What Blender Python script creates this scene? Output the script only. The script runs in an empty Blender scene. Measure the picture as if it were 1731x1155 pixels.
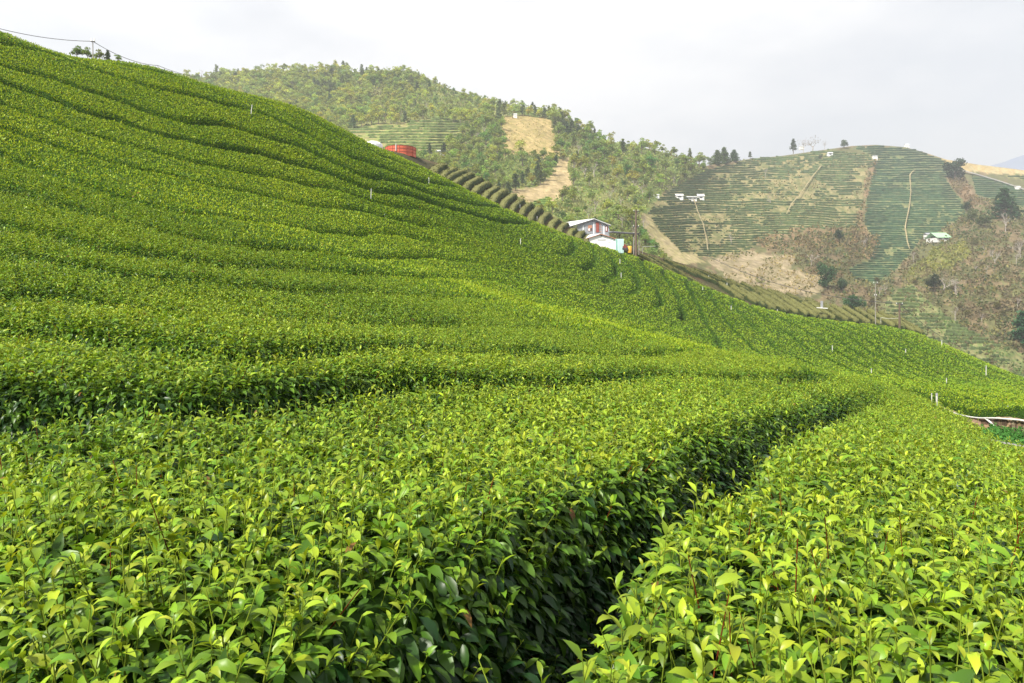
import bpy, math
import numpy as np
rng=np.random.default_rng(7)
R=math.radians
sc=bpy.context.scene
# ---------------------------------------------------------------- camera
F=1154.0; CU=865.5; HV=480.0; ZC=1.70
cam=bpy.data.cameras.new('camera'); cam.lens=24; cam.sensor_width=36; cam.shift_y=-(577.5-HV)/1731.0
cam.clip_start=0.05; cam.clip_end=20000
co=bpy.data.objects.new('camera',cam); sc.collection.objects.link(co); co.location=(0,0,ZC); co.rotation_euler=(R(90),0,0)
sc.camera=co
# ---------------------------------------------------------------- light
SUN_EL,SUN_AZ=46.0,-135.0         # azimuth clockwise from +Y : sun from the left, a little behind
sun=bpy.data.lights.new('sun','SUN'); sun.energy=4.6; sun.angle=R(3); sun.color=(1,.94,.84)
so=bpy.data.objects.new('sun',sun); sc.collection.objects.link(so)
so.rotation_euler=(R(90-SUN_EL),0,R(-SUN_AZ+180)); 
w=bpy.data.worlds.new('World'); sc.world=w; w.use_nodes=True
nt=w.node_tree; nt.nodes.clear()
def N(nt,t,**k):
    n=nt.nodes.new(t)
    for a,b in k.items(): setattr(n,a,b)
    return n
out=N(nt,'ShaderNodeOutputWorld'); bg=N(nt,'ShaderNodeBackground'); bg.inputs[1].default_value=0.063
sky=N(nt,'ShaderNodeTexSky',sky_type='NISHITA',sun_disc=False,sun_elevation=R(SUN_EL),sun_rotation=R(SUN_AZ),air_density=1.0,dust_density=2.0)
tc=N(nt,'ShaderNodeTexCoord'); mp=N(nt,'ShaderNodeMapping'); mp.inputs['Scale'].default_value=(1.0,1.0,2.6)
n1=N(nt,'ShaderNodeTexNoise'); n1.inputs['Scale'].default_value=1.9; n1.inputs['Detail'].default_value=7; n1.inputs['Roughness'].default_value=.52
mp.inputs['Location'].default_value=(.35,.1,.4)
n2=N(nt,'ShaderNodeTexNoise'); n2.inputs['Scale'].default_value=2.3; n2.inputs['Detail'].default_value=6; n2.inputs['Roughness'].default_value=.5
cr=N(nt,'ShaderNodeValToRGB'); cr.color_ramp.elements[0].position=.36; cr.color_ramp.elements[1].position=.54
cr.color_ramp.elements[0].color=(.62,.62,.62,1)
cc=N(nt,'ShaderNodeValToRGB'); cc.color_ramp.elements[0].position=.36; cc.color_ramp.elements[0].color=(8.8,8.9,9.2,1)
cc.color_ramp.elements[1].position=.58; cc.color_ramp.elements[1].color=(9.9,9.9,10.,1)
mx=N(nt,'ShaderNodeMix',data_type='RGBA')
L=nt.links.new
L(tc.outputs['Generated'],mp.inputs[0]); L(mp.outputs[0],n1.inputs['Vector']); L(mp.outputs[0],n2.inputs['Vector'])
L(n1.outputs[0],cr.inputs[0]); L(n2.outputs[0],cc.inputs[0])
L(cr.outputs[0],mx.inputs[0]); L(sky.outputs[0],mx.inputs[6]); L(cc.outputs[0],mx.inputs[7]); L(mx.outputs[2],bg.inputs[0]); L(bg.outputs[0],out.inputs[0])
vs=sc.view_settings; vs.view_transform='Standard'; vs.look='None'; vs.gamma=1; vs.exposure=0.92
sc.cycles.max_bounces=6; sc.cycles.transparent_max_bounces=4; sc.cycles.diffuse_bounces=3; sc.cycles.use_denoising=True
# ---------------------------------------------------------------- materials
def mat(name,col=(.5,.5,.5),rough=.6,attr=False,trans=0.0,noise=0.0,nscale=5.0,bump=0.0,metal=0.0,rand=0.0,spec=.5,coat=None,wave=None):
    m=bpy.data.materials.new(name); m.use_nodes=True; nt=m.node_tree; b=nt.nodes['Principled BSDF']; L=nt.links.new
    b.inputs['Roughness'].default_value=rough; b.inputs['Metallic'].default_value=metal; b.inputs['Specular IOR Level'].default_value=spec
    if attr:
        a=N(nt,'ShaderNodeAttribute',attribute_name='Col'); c=a.outputs['Color']; L(a.outputs['Alpha'],b.inputs['Specular IOR Level'])
    else:
        a=N(nt,'ShaderNodeRGB'); a.outputs[0].default_value=(*col,1); c=a.outputs[0]
    if noise or bump:
        t=N(nt,'ShaderNodeTexCoord'); n=N(nt,'ShaderNodeTexNoise'); n.inputs['Scale'].default_value=nscale; n.inputs['Detail'].default_value=8; n.inputs['Roughness'].default_value=.65
        L(t.outputs['Object'],n.inputs['Vector'])
    if noise:
        mr=N(nt,'ShaderNodeMapRange'); mr.inputs[1].default_value=.3; mr.inputs[2].default_value=.7; mr.inputs[3].default_value=1-noise; mr.inputs[4].default_value=1+noise
        L(n.outputs[0],mr.inputs[0]); v=N(nt,'ShaderNodeVectorMath',operation='SCALE'); L(c,v.inputs[0]); L(mr.outputs[0],v.inputs['Scale']); c=v.outputs[0]
    if rand:
        o=N(nt,'ShaderNodeObjectInfo'); mr=N(nt,'ShaderNodeMapRange'); mr.inputs[3].default_value=1-rand; mr.inputs[4].default_value=1+rand
        L(o.outputs['Random'],mr.inputs[0]); h=N(nt,'ShaderNodeHueSaturation'); L(c,h.inputs['Color']); L(mr.outputs[0],h.inputs['Value'])
        m2=N(nt,'ShaderNodeMath',operation='MULTIPLY'); m2.inputs[1].default_value=7.31; L(o.outputs['Random'],m2.inputs[0]); f=N(nt,'ShaderNodeMath',operation='FRACT'); L(m2.outputs[0],f.inputs[0])
        mh=N(nt,'ShaderNodeMapRange'); mh.inputs[3].default_value=.47; mh.inputs[4].default_value=.53; L(f.outputs[0],mh.inputs[0]); L(mh.outputs[0],h.inputs['Hue']); c=h.outputs[0]
    if wave:
        t=N(nt,'ShaderNodeTexCoord'); wv=N(nt,'ShaderNodeTexWave'); wv.inputs['Scale'].default_value=wave; L(t.outputs['Object'],wv.inputs['Vector'])
        mr=N(nt,'ShaderNodeMapRange'); mr.inputs[3].default_value=.8; mr.inputs[4].default_value=1.12; L(wv.outputs[0],mr.inputs[0])
        v=N(nt,'ShaderNodeVectorMath',operation='SCALE'); L(c,v.inputs[0]); L(mr.outputs[0],v.inputs['Scale']); c=v.outputs[0]
    L(c,b.inputs['Base Color'])
    if bump:
        bp=N(nt,'ShaderNodeBump'); bp.inputs['Strength'].default_value=bump; L(n.outputs[0],bp.inputs['Height']); L(bp.outputs[0],b.inputs['Normal'])
    if trans:
        tr=N(nt,'ShaderNodeBsdfTranslucent'); g=N(nt,'ShaderNodeVectorMath',operation='MULTIPLY'); g.inputs[1].default_value=(1.25,1.15,.6); L(c,g.inputs[0]); L(g.outputs[0],tr.inputs[0])
        ms=N(nt,'ShaderNodeMixShader'); ms.inputs[0].default_value=trans; L(b.outputs[0],ms.inputs[1]); L(tr.outputs[0],ms.inputs[2]); L(ms.outputs[0],nt.nodes['Material Output'].inputs[0])
    return m
M=dict(
 leaf=mat('tea_leaf',attr=True,rough=.38,trans=.30,spec=.45),
 leaf_far=mat('tea_leaf_matt',attr=True,rough=.6,trans=.28,spec=.2),
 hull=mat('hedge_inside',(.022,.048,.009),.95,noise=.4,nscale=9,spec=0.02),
 soil=mat('soil',(.045,.026,.016),.95,noise=.5,nscale=3,bump=.4),
 hill=mat('hillside',attr=True,rough=.95,noise=.42,nscale=.35,bump=.5,spec=.1),
 terr=mat('terrace_tea',attr=True,rough=.8,spec=.15,trans=.1),
 crown=mat('tree_foliage',attr=True,rough=.65,trans=.32,spec=.2,rand=.22),
 bark=mat('bark',(.16,.13,.10),.9,noise=.3,nscale=3),
 palebark=mat('pale_bark',(.38,.34,.30),.9,noise=.3,nscale=3),
 clip=mat('clipped_foliage',attr=True,rough=.8,noise=.25,nscale=6,bump=.6,spec=.2),
 concrete=mat('concrete',(.27,.26,.24),.9,noise=.2,nscale=2.5,bump=.2),
 stone=mat('wall_stone',attr=True,rough=.9,noise=.35,nscale=7,bump=.5),
 white=mat('white_paint',(.78,.78,.76),.5,noise=.08,nscale=4),
 pipe=mat('white_pipe',(.55,.55,.52),.45,noise=.12,nscale=12),
 grey=mat('grey_metal',(.30,.31,.33),.5,noise=.15,nscale=4),
 dark=mat('dark_metal',(.04,.04,.045),.6),
 corr=mat('corrugated_sheet',(.27,.29,.32),.55,noise=.22,nscale=1.2,wave=1.6),
 roof=mat('pale_roof',(.72,.73,.74),.45,noise=.1,nscale=1.5),
 rust=mat('rusty_red',(.21,.045,.03),.7,noise=.35,nscale=2.5),
 red=mat('red_paint',(.50,.095,.04),.55,noise=.25,nscale=1.6),
 orange=mat('orange_trim',(.38,.18,.11),.6,noise=.2,nscale=3),
 teal=mat('pale_teal',(.50,.70,.67),.5,noise=.08,nscale=3),
 yellow=mat('yellow_paint',(.60,.34,.03),.5,noise=.1,nscale=3),
 glass=mat('window_glass',(.05,.06,.07),.15),
 wood=mat('pole_wood',(.12,.085,.06),.85,noise=.3,nscale=3),
 palewood=mat('weathered_pole',(.27,.25,.22),.8,noise=.2,nscale=3),
 wire=mat('cable',(.06,.06,.06),.6),
 green=mat('green_roof',(.33,.55,.33),.5,noise=.12,nscale=1.0),
 mount=mat('far_mountain',(.035,.10,.24),.95,noise=.3,nscale=.004),  # blue of the distant air painted into the base colour
)
C=sc.collection
def mk(name,V,Fs,m,parent=None,col=None,smooth=False,loc=None):
    me=bpy.data.meshes.new(name); V=np.ascontiguousarray(V,np.float32).reshape(-1,3)
    if not isinstance(Fs,list): Fs=[Fs]
    Fs=[np.asarray(f,np.int32) for f in Fs if len(f)]
    me.vertices.add(len(V)); me.vertices.foreach_set('co',V.ravel())
    li=np.concatenate([f.ravel() for f in Fs]); ln=np.concatenate([np.full(len(f),f.shape[1],np.int32) for f in Fs])
    me.loops.add(len(li)); me.loops.foreach_set('vertex_index',li)
    me.polygons.add(len(ln)); st=np.concatenate([[0],np.cumsum(ln)[:-1]]).astype(np.int32)
    me.polygons.foreach_set('loop_start',st)
    try: me.polygons.foreach_set('loop_total',ln)
    except Exception: pass
    me.polygons.foreach_set('use_smooth',np.full(len(ln),bool(smooth)))
    me.update(calc_edges=True)
    if col is not None:
        a=me.attributes.new('Col','FLOAT_COLOR','POINT'); c=np.ones((len(V),4),np.float32); c[:,3]=.12; c[:,:col.shape[-1]]=col; a.data.foreach_set('color',c.ravel())
    me.materials.append(m); o=bpy.data.objects.new(name,me); C.objects.link(o)
    if parent is not None: o.parent=parent
    if loc is not None: o.location=loc
    return o
def tag(o,label,cat,group=None,kind=None):
    o['label']=label; o['category']=cat
    if group: o['group']=group
    if kind: o['kind']=kind
    return o
def empty(name,loc,label,cat,group=None,rz=0):
    o=bpy.data.objects.new(name,None); C.objects.link(o); o.location=loc; o.rotation_euler=(0,0,rz); o.empty_display_size=.3
    return tag(o,label,cat,group)
class MB:
    def __init__(s): s.V=[];s.F3=[];s.F4=[];s.n=0;s.C=[]
    def add(s,V,F,col=None):
        V=np.asarray(V,float); F=np.asarray(F,int)
        (s.F4 if F.shape[1]==4 else s.F3).append(F+s.n); s.V.append(V); s.n+=len(V)
        s.C.append(np.broadcast_to(np.asarray(col if col is not None else (.5,.5,.5),float),(len(V),3)))
    def box(s,a,b,col=None):
        (x0,y0,z0),(x1,y1,z1)=a,b
        s.add([(x0,y0,z0),(x1,y0,z0),(x1,y1,z0),(x0,y1,z0),(x0,y0,z1),(x1,y0,z1),(x1,y1,z1),(x0,y1,z1)],[(0,3,2,1),(4,5,6,7),(0,1,5,4),(1,2,6,5),(2,3,7,6),(3,0,4,7)],col)
    def slab(s,q,t):   # four corners, thickness vector t
        q=np.asarray(q,float); t=np.asarray(t,float); V=np.concatenate([q,q+t]); s.add(V,[(0,3,2,1),(4,5,6,7),(0,1,5,4),(1,2,6,5),(2,3,7,6),(3,0,4,7)])
    def tube(s,pts,r,n=6,col=None,cap=True):
        pts=np.asarray(pts,float); r=np.broadcast_to(np.asarray(r,float),(len(pts),)); T=np.gradient(pts,axis=0); T/=np.linalg.norm(T,axis=1)[:,None]+1e-9
        up=np.where(np.abs(T[:,2:3])>.9,np.array([[1.,0,0]]),np.array([[0,0,1.]])); A=np.cross(T,up); A/=np.linalg.norm(A,axis=1)[:,None]+1e-9; B=np.cross(T,A)
        an=np.arange(n)*2*np.pi/n
        V=pts[:,None]+r[:,None,None]*(np.cos(an)[None,:,None]*A[:,None]+np.sin(an)[None,:,None]*B[:,None]); k=len(pts)
        i,j=np.meshgrid(np.arange(k-1),np.arange(n),indexing='ij'); Fq=np.stack([i*n+j,i*n+(j+1)%n,(i+1)*n+(j+1)%n,(i+1)*n+j],-1).reshape(-1,4)
        s.add(V.reshape(-1,3),Fq,col)
        if cap:
            for e,o in ((0,0),(k-1,(k-1)*n)):
                s.add(np.concatenate([V[e],pts[e][None]]),[(q,(q+1)%n,n) for q in range(n)],col)
    def make(s,name,m,parent=None,smooth=False,colors=False):
        Fs=[np.concatenate(f) for f in (s.F3,s.F4) if f]
        return mk(name,np.concatenate(s.V),Fs,m,parent,np.concatenate(s.C) if colors else None,smooth)
# value noise
def vn(x,y,seed=0):
    x=np.asarray(x,float); y=np.asarray(y,float); xi=np.floor(x).astype(np.int64); yi=np.floor(y).astype(np.int64); fx=x-xi; fy=y-yi; fx=fx*fx*(3-2*fx); fy=fy*fy*(3-2*fy)
    def h(a,b):
        n=(a*374761393+b*668265263+seed*144269504)&0xffffffff; n=((n^(n>>13))*1274126177)&0xffffffff; return ((n^(n>>16))&0xffff)/65535.
    return (h(xi,yi)*(1-fx)+h(xi+1,yi)*fx)*(1-fy)+(h(xi,yi+1)*(1-fx)+h(xi+1,yi+1)*fx)*fy
def fbm(x,y,seed=0,o=4): return sum(vn(x*2**k,y*2**k,seed+k)*.5**k for k in range(o))/sum(.5**k for k in range(o))
def inpoly(u,v,poly):
    u=np.asarray(u,float); v=np.asarray(v,float); c=np.zeros(u.shape,bool); n=len(poly)
    for i in range(n):
        (x0,y0),(x1,y1)=poly[i],poly[(i+1)%n]
        if y0==y1: continue
        c^=((y0>v)!=(y1>v))&(u<(x1-x0)*(v-y0)/(y1-y0)+x0)
    return c
def tps_fit(P,val,lam=1e-6):
    P=np.asarray(P,float); val=np.asarray(val,float); n=len(P)
    d=np.linalg.norm(P[:,None]-P[None],axis=2); K=np.where(d>0,d*d*np.log(d+1e-12),0)
    A=np.zeros((n+3,n+3)); A[:n,:n]=K+lam*np.eye(n); A[:n,n]=1; A[:n,n+1:]=P; A[n,:n]=1; A[n+1:,:n]=P.T
    return P,np.linalg.solve(A,np.concatenate([val,np.zeros(3)]))
def tps_eval(m,Q):
    P,w=m; Q=np.asarray(Q,float); sh=Q.shape[:-1]; Q=Q.reshape(-1,2); o=np.empty(len(Q)); n=len(P)
    for i in range(0,len(Q),40000):
        q=Q[i:i+40000]; d2=((q[:,None]-P[None])**2).sum(2); o[i:i+40000]=(0.5*d2*np.log(d2+1e-20))@w[:n]+w[n]+q@w[n+1:]
    return o.reshape(sh)
def P3(u,v,Y): u,v,Y=np.broadcast_arrays(np.asarray(u,float),np.asarray(v,float),np.asarray(Y,float)); return np.stack([(u-CU)/F*Y,Y,ZC+(HV-v)/F*Y],-1)
# ================================================================ near hillside: survey points (pixel u, pixel v, depth) of the hedge tops
CAN=[(-250,1155,1.45),(0,1155,1.45),(500,1155,1.43),(1000,1155,1.42),(1500,1155,1.45),(1731,1155,1.47),(1980,1155,1.5),
(0,900,2.3),(500,900,2.3),(900,900,2.35),(1300,900,2.6),(1731,900,2.85),(1980,900,3.0),
(0,715,4.0),(450,688,4.6),(700,655,6),(1130,642,9.5),(1382,631,14),(1330,760,4.6),(1465,682,11),(-250,740,3.7),
(1731,765,8.3),(1600,700,13),
(0,640,4.55),(250,636,4.85),(450,632,5.3),(700,625,6.7),(-250,650,4.4),(0,580,6.3),(0,500,8.0),(0,395,11.5),(0,275,17.),(0,175,22.5),(0,100,28),(0,56,32),(-250,-30,30),(-250,300,14),
(250,112,41),(250,200,30),(250,330,18),(250,450,11),
(500,182,53),(500,280,36),(500,400,20),(500,500,11.5),
(600,238,63),(760,318,80),(760,400,42),(760,480,21),(760,560,11.5),
(1000,414,100),(1000,470,60),(1000,540,26),(1060,600,13.5),
(1300,526,112),(1200,490,107),(1400,543.5,115),(1480,553,118),(1080,438,104),(1200,540,70),(1200,590,30),(1290,612,20),
(1560,570,118),(1450,600,62),(1400,640,27),(1600,640,55),
(1731,641,80),(1731,665,45),(1731,692,24.5),(1600,676,29),(1500,652,30),(1980,730,70),(1980,735,23)]
CANH=[(1731,15,-2.95),(1731,20,-3.98),(1850,15,-3.1),(1650,20,-3.68),(1731,23.3,-4.62),(1980,22,-4.75),(1640,25.3,-4.85),
(-250,38,13.0),(0,42,13.2),(250,52,14.5),(500,66,14.2),(600,78,13.6),(760,100,9.5),(1000,125,3.5),(1300,140,-8),(1560,145,-15),(1731,100,-15),(1980,95,-20),
(0,60,12),(500,90,10),(1000,160,-10),(1300,170,-18),(1731,140,-30),(250,80,12)]+[(u,y,-0.83) for u in (-250,300,865,1400,1980) for y in (0.5,0.9)]
def QQ(u,Y): return np.stack([np.asarray(u,float)/300.,2*np.log(np.asarray(Y,float))],-1)
HM=tps_fit(QQ([c[0] for c in CAN]+[c[0] for c in CANH],[c[2] for c in CAN]+[c[1] for c in CANH]),[(HV-c[1])/F*c[2] for c in CAN]+[c[2] for c in CANH])
def canopy(u,Y): return tps_eval(HM,QQ(u,Y))
YS=np.exp(np.linspace(np.log(1.3),np.log(140),900))
def hit(u,v):
    vv=HV-canopy(np.full(900,float(u)),YS)/YS*F; run=np.minimum.accumulate(vv); j=int(np.argmax(run<=v))
    if run[-1]>v: j=int(vv.argmin())
    return YS[j]
# furrows between the hedge rows, surveyed the same way
GAPS={0:[(480,1300,1.1),(715,1155),(915,980),(1095,845),(1225,765),(1345,722),(1440,688),(1395,640,22),(1300,560,60),(1238,497,103)],
1:[(-250,735),(0,712),(250,698),(450,685),(700,653),(900,655),(1050,643),(1140,640),(1318,645),(1382,632),(1360,598,25),(1270,545,60),(1206,488,102)],
2:[(-250,600),(0,580),(400,600),(800,603),(1000,602),(1110,600),(1205,590,22),(1232,575,38),(1215,556,55),(1189,541),(1178,514),(1160,480)],
3:[(0,505),(300,530),(600,548),(900,560),(1075,562),(1140,545),(1154,526),(1139,490),(1120,464)],
4:[(0,440),(104,450),(312,478),(600,497),(930,514),(1050,525),(1117,510),(1101,472),(1085,452)],
5:[(0,387),(166,424),(325,445),(500,455),(688,464),(755,468),(1000,494),(1077,487),(1067,451),(1055,440)],
6:[(0,320),(114,352),(234,385),(403,415),(600,432),(800,444),(980,474),(1036,467),(1034,437),(1025,429)],
7:[(0,262),(114,305),(234,342),(403,371),(600,395),(800,420),(940,452),(985,453),(1002,423),(1000,420)],
8:[(0,215),(130,255),(286,296),(430,325),(600,352),(760,385),(900,424),(945,430),(969,410)],
9:[(0,175),(130,221),(234,252),(286,264),(430,292),(600,326),(760,366),(860,398),(925,405),(938,392)],
10:[(0,139),(69,159),(194,198),(305,232),(430,257),(520,280),(690,326),(800,362),(870,375),(890,374)],
11:[(0,108),(139,156),(243,187),(312,208),(450,236),(600,295),(700,320),(790,345),(830,349)],
12:[(0,73),(97,94),(200,128),(295,152),(371,173),(430,187),(525,230),(600,268),(700,305),(755,311)],
13:[(100,87),(250,118),(390,155),(480,180),(560,222),(620,252),(660,268)],
-1:[(1731,0,9.6),(1640,0,13.4),(1560,0,15.4),(1495,0,17),(1500,665,26),(1380,590,60),(1268,505,104),(1980,0,6.3),(2150,0,4.4),(2400,0,2.8),(2750,0,1.9)],
-1.5:[(1585,0,29),(1660,0,26),(1731,0,24.5),(1850,0,23.5),(1980,0,23)],
-2:[(1296,525),(1367,562),(1462,618),(1560,655,38),(1640,0,30.5),(1731,697,27),(1850,712,26)],
-4:[(1365,538),(1447,575),(1530,625),(1731,686,33),(1850,698,31)],
-5:[(1400,545),(1486,591),(1573,635),(1731,678,37)],
-9:[(1535,570),(1560,580),(1695,635),(1731,648)],
-7:[(1467,556),(1540,600),(1640,641),(1731,664)],
.4:[(0,1155,1.45)],.24:[(400,1155,1.44)],.58:[(0,900,2.3)],.45:[(500,900,2.3)],.16:[(850,900,2.35)],.3:[(1100,780,3.9)],.5:[(-250,1155,1.45)],
-.20:[(1150,1155,1.43)],-.30:[(1400,1155,1.45)],-.48:[(1731,1155,1.47),(1731,900,2.85)],-.65:[(1980,900,3.0),(1980,1155,1.5)],-.33:[(1500,800,4.2)]}
sp=[];sv=[]
for k,l in GAPS.items():
    for g in l: sp.append((g[0],g[2] if len(g)>2 else hit(g[0],g[1]))); sv.append(k)
sp=np.array(sp); SM=tps_fit(QQ(sp[:,0],sp[:,1]),sv,lam=.02)
WU=[1440,1585,1620,1660,1700,1731,1850,1980]; WY=[34,29,27.5,26,25,24.5,23.5,23]     # line of the stone wall
# polar grid over the hillside
gu=np.concatenate([np.arange(-900,-260,8.0),np.arange(-260,1990,4.0),np.arange(1990,2760,8.0)]); gy=np.exp(np.arange(np.log(.85),np.log(165),.0078))
U,Y=np.meshgrid(gu,gy,indexing='ij'); nu,ny=U.shape
H=canopy(np.clip(U,-260,1990),Y); S=tps_eval(SM,QQ(np.clip(U,-260,2760),Y)); X=(U-CU)/F*Y
S=S+.10*(fbm(X*.8+3,Y*.8,5,3)-.5)*np.clip(Y/6,.3,1)
# metric gradient of S in plan
Su=np.gradient(S,gu,axis=0); Sy=np.gradient(S,gy,axis=1)
Sx=Su*F/Y; Syy=Sy-Su*(U-CU)/Y
G=np.sqrt(Sx**2+Syy**2)+1e-3
kk=np.rint(S).astype(int); dm=np.abs(S-kk)/G
wl=np.interp(U,WU,WY,left=0)
zone=(S<-1)&(Y<wl)&(U>1440)                   # the path terrace: no tea
onright=(S<-1)&(U>1440)
dw=np.where(onright,np.maximum(Y-wl,0)*.8,9)
def sst(a,b,x): t=np.clip((x-a)/(b-a+0.0),0,1); return t*t*(3-2*t)
DEEP={0:.74,1:.76,2:.40,10:.55,11:.45,12:.38,5:.36,6:.34,-1:.8}
D0=np.full(S.shape,.26)
for k,d in DEEP.items(): D0[kk==k]=d
mid_=(kk>=3)&(kk<=9); D0*=np.where(mid_,1-.75*sst(650,820,U),1); seg=(kk>=2)&(kk<=8)&(U>930)&(Y>62); D0[seg]=.95*np.clip(1.7*fbm(X[seg]*.25,Y[seg]*.12,77,2)-.1,.25,1)
rf=(kk<=-2)|((kk<=1)&(Y>24)); D0[rf]=.46*np.clip(.35+1.1*fbm(X[rf]*.2,Y[rf]*.06,78,2),.5,1.1)
D0[(kk==-1)&(Y>20)&(Y<24)]=.3; D0=np.where((kk==0)&(Y<24),.14+.62*(1-sst(9.5,13,Y)),D0); D0[(kk==1)&(Y>18)&(Y<24)]=.36
D0*=np.where((kk==0)|(kk==1)|seg|rf,1,.55+.9*fbm(X*.35+9,Y*.35,31,2))
open_0=(kk!=0)|(Y<8.5)
WD=np.where(D0>.5,.40,np.where(Y>7,.42,.5))*np.where(rf,.85,1)
WD=np.where((kk==0)&(Y<24),np.where(S>0,.40-.08*sst(5,9,Y),.40-.10*sst(5,9,Y)),WD); WD=np.where((kk==1)&(Y<24)&(S>1),.42,WD); drop=D0*(1-sst(np.where((kk==0)&(Y<24),np.where(S>0,.12,.2),.10*(D0>.5)),1,dm/WD)**np.where((kk==0)&(S>0)&(Y<24),.6,1.))
drop=np.maximum(drop,.72*(1-sst(.05,.5,dw)))
bumpy=.05*(fbm(X*1.4,Y*1.4,11,3)-.5)+.07*(fbm(X*.45+5,Y*.45,12,2)-.5)*np.clip(Y/5,0.5,2)
HH=H-drop+bumpy
Z=ZC+HH
PT=np.stack([X,Y,Z],-1)
GND=ZC+H-.80
open_=(D0>.5)&(dm<np.where(kk==0,.11,.085))&(Y<24)&open_0
cellmid=lambda A:(A[:-1,:-1]+A[1:,:-1]+A[:-1,1:]+A[1:,1:])/4
Sc=cellmid(S); rowid=np.floor(Sc).astype(int)
ok=~(zone[:-1,:-1]|open_[:-1,:-1]|open_[1:,1:])
beyond=(cellmid(Y)>np.interp(cellmid(U),[-900,0,250,500,600,760,1000,1300,1560,1731,2760],[46,46,60,70,80,96,108,116,122,100,90]))
ok&=~beyond&(rowid<=14)&(rowid>=-13)
# visibility from the camera's side (used only to thin out leaves on hidden backs)
VV=HV-HH/Y*F; run=np.minimum.accumulate(VV,axis=1); vis=cellmid((VV<run+16).astype(float))>0
# ground sheet
ug=np.arange(-1400,3200,24.); yg=np.exp(np.arange(np.log(.3),np.log(165),.05)); UG,gyy=np.meshgrid(ug,yg,indexing='ij'); gx=(UG-CU)/F*gyy; gz=ZC+canopy(np.clip(UG,-260,1990),np.maximum(gyy,.6))-.80
a,b=gx.shape; idx=np.arange(a*b).reshape(a,b)
q=np.stack([idx[:-1,:-1],idx[1:,:-1],idx[1:,1:],idx[:-1,1:]],-1).reshape(-1,4)
g=mk('ground',np.stack([gx,gyy,gz],-1),q,M['soil'],smooth=True); g['kind']='structure'
# leaf generator ---------------------------------------------------
def leaves(b,az,e0,droop,Ln,W,roll,K,fold=.3):
    n=len(b); a=np.stack([np.cos(az),np.sin(az),np.zeros(n)],-1); z=np.array([0,0,1.])
    side=np.stack([-np.sin(az),np.cos(az),np.zeros(n)],-1)
    t=np.linspace(0,1,K+1); c=b.copy(); ce=[c]; ang=[e0]
    for i in range(K):
        e=e0-droop*(t[i]+.5/K); c=c+(Ln/K)[:,None]*(np.cos(e)[:,None]*a+np.sin(e)[:,None]*z); ce.append(c); ang.append(e0-droop*t[i+1])
    if K>1:
        bd=rng.normal(0,.09,n)*Ln
        ce=[c_+side*(bd*(t[i]**2))[:,None] for i,c_ in enumerate(ce)]
    prof={1:[0,0],2:[0,.5,0],3:[0,.47,.40,0],4:[0,.38,.5,.33,0]}[K]
    if K==1:
        mid=b+.45*(ce[1]-b); nn=-np.sin(e0)[:,None]*a+np.cos(e0)[:,None]*z; s2=np.cos(roll)[:,None]*side+np.sin(roll)[:,None]*nn
        V=np.stack([b,mid+s2*(W*.5)[:,None],mid-s2*(W*.5)[:,None],ce[1]],1); Ft=np.array([(0,2,1),(1,2,3)]); Fq=np.zeros((0,4),int)
        return V,Ft,Fq
    rows=[b[:,None]]
    for i in range(1,K):
        e=ang[i]; nn=-np.sin(e)[:,None]*a+np.cos(e)[:,None]*z; s2=np.cos(roll)[:,None]*side+np.sin(roll)[:,None]*nn; n2=np.cos(roll)[:,None]*nn-np.sin(roll)[:,None]*side
        w_=(W*prof[i])[:,None]; rows.append(np.stack([ce[i]+s2*w_+n2*w_*fold,ce[i],ce[i]-s2*w_+n2*w_*fold],1))
    rows.append(ce[K][:,None]); V=np.concatenate(rows,1)
    Ft=[(0,2,1),(0,3,2)]; Fq=[]
    for i in range(K-2):
        o=1+3*i; Fq+=[(o,o+1,o+4,o+3),(o+1,o+2,o+5,o+4)]
    o=1+3*(K-2); e=o+3; Ft+=[(o,o+1,e),(o+1,o+2,e)]
    return V,np.array(Ft),np.array(Fq).reshape(-1,4)
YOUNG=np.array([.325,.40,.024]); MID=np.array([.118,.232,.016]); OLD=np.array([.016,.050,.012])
def leafcol(age_shade,n,sp=.27,var=.16):   # age 0 old and furrow-shaded .. 1 young
    age_shade=np.clip(age_shade,0,1)[:,None]; c=np.where(age_shade<.5,OLD+(MID-OLD)*age_shade*2,MID+(YOUNG-MID)*(age_shade-.5)*2)
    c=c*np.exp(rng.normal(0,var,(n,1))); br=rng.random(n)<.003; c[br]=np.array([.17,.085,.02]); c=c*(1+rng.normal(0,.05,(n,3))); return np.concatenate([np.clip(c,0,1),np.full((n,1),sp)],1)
class Bag:
    def __init__(s): s.V=[];s.F3=[];s.F4=[];s.C=[];s.n=0
    def add(s,V,Ft,Fq,col):
        n,nv=V.shape[:2]
        if n==0: return
        off=(s.n+np.arange(n)*nv)[:,None,None]
        if len(Ft): s.F3.append((Ft[None]+off).reshape(-1,3))
        if len(Fq): s.F4.append((Fq[None]+off).reshape(-1,4))
        s.V.append(V.reshape(-1,3).astype(np.float32)); col=np.asarray(col); col=col if col.shape[1]==4 else np.concatenate([col,np.full((n,1),.15)],1); s.C.append(np.repeat(col,nv,0).astype(np.float32)); s.n+=n*nv
    def make(s,name,m,parent,smooth=True):
        if not s.V: return None
        return mk(name,np.concatenate(s.V),[np.concatenate(f) for f in (s.F3,s.F4) if f],m,parent,np.concatenate(s.C),smooth)
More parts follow.
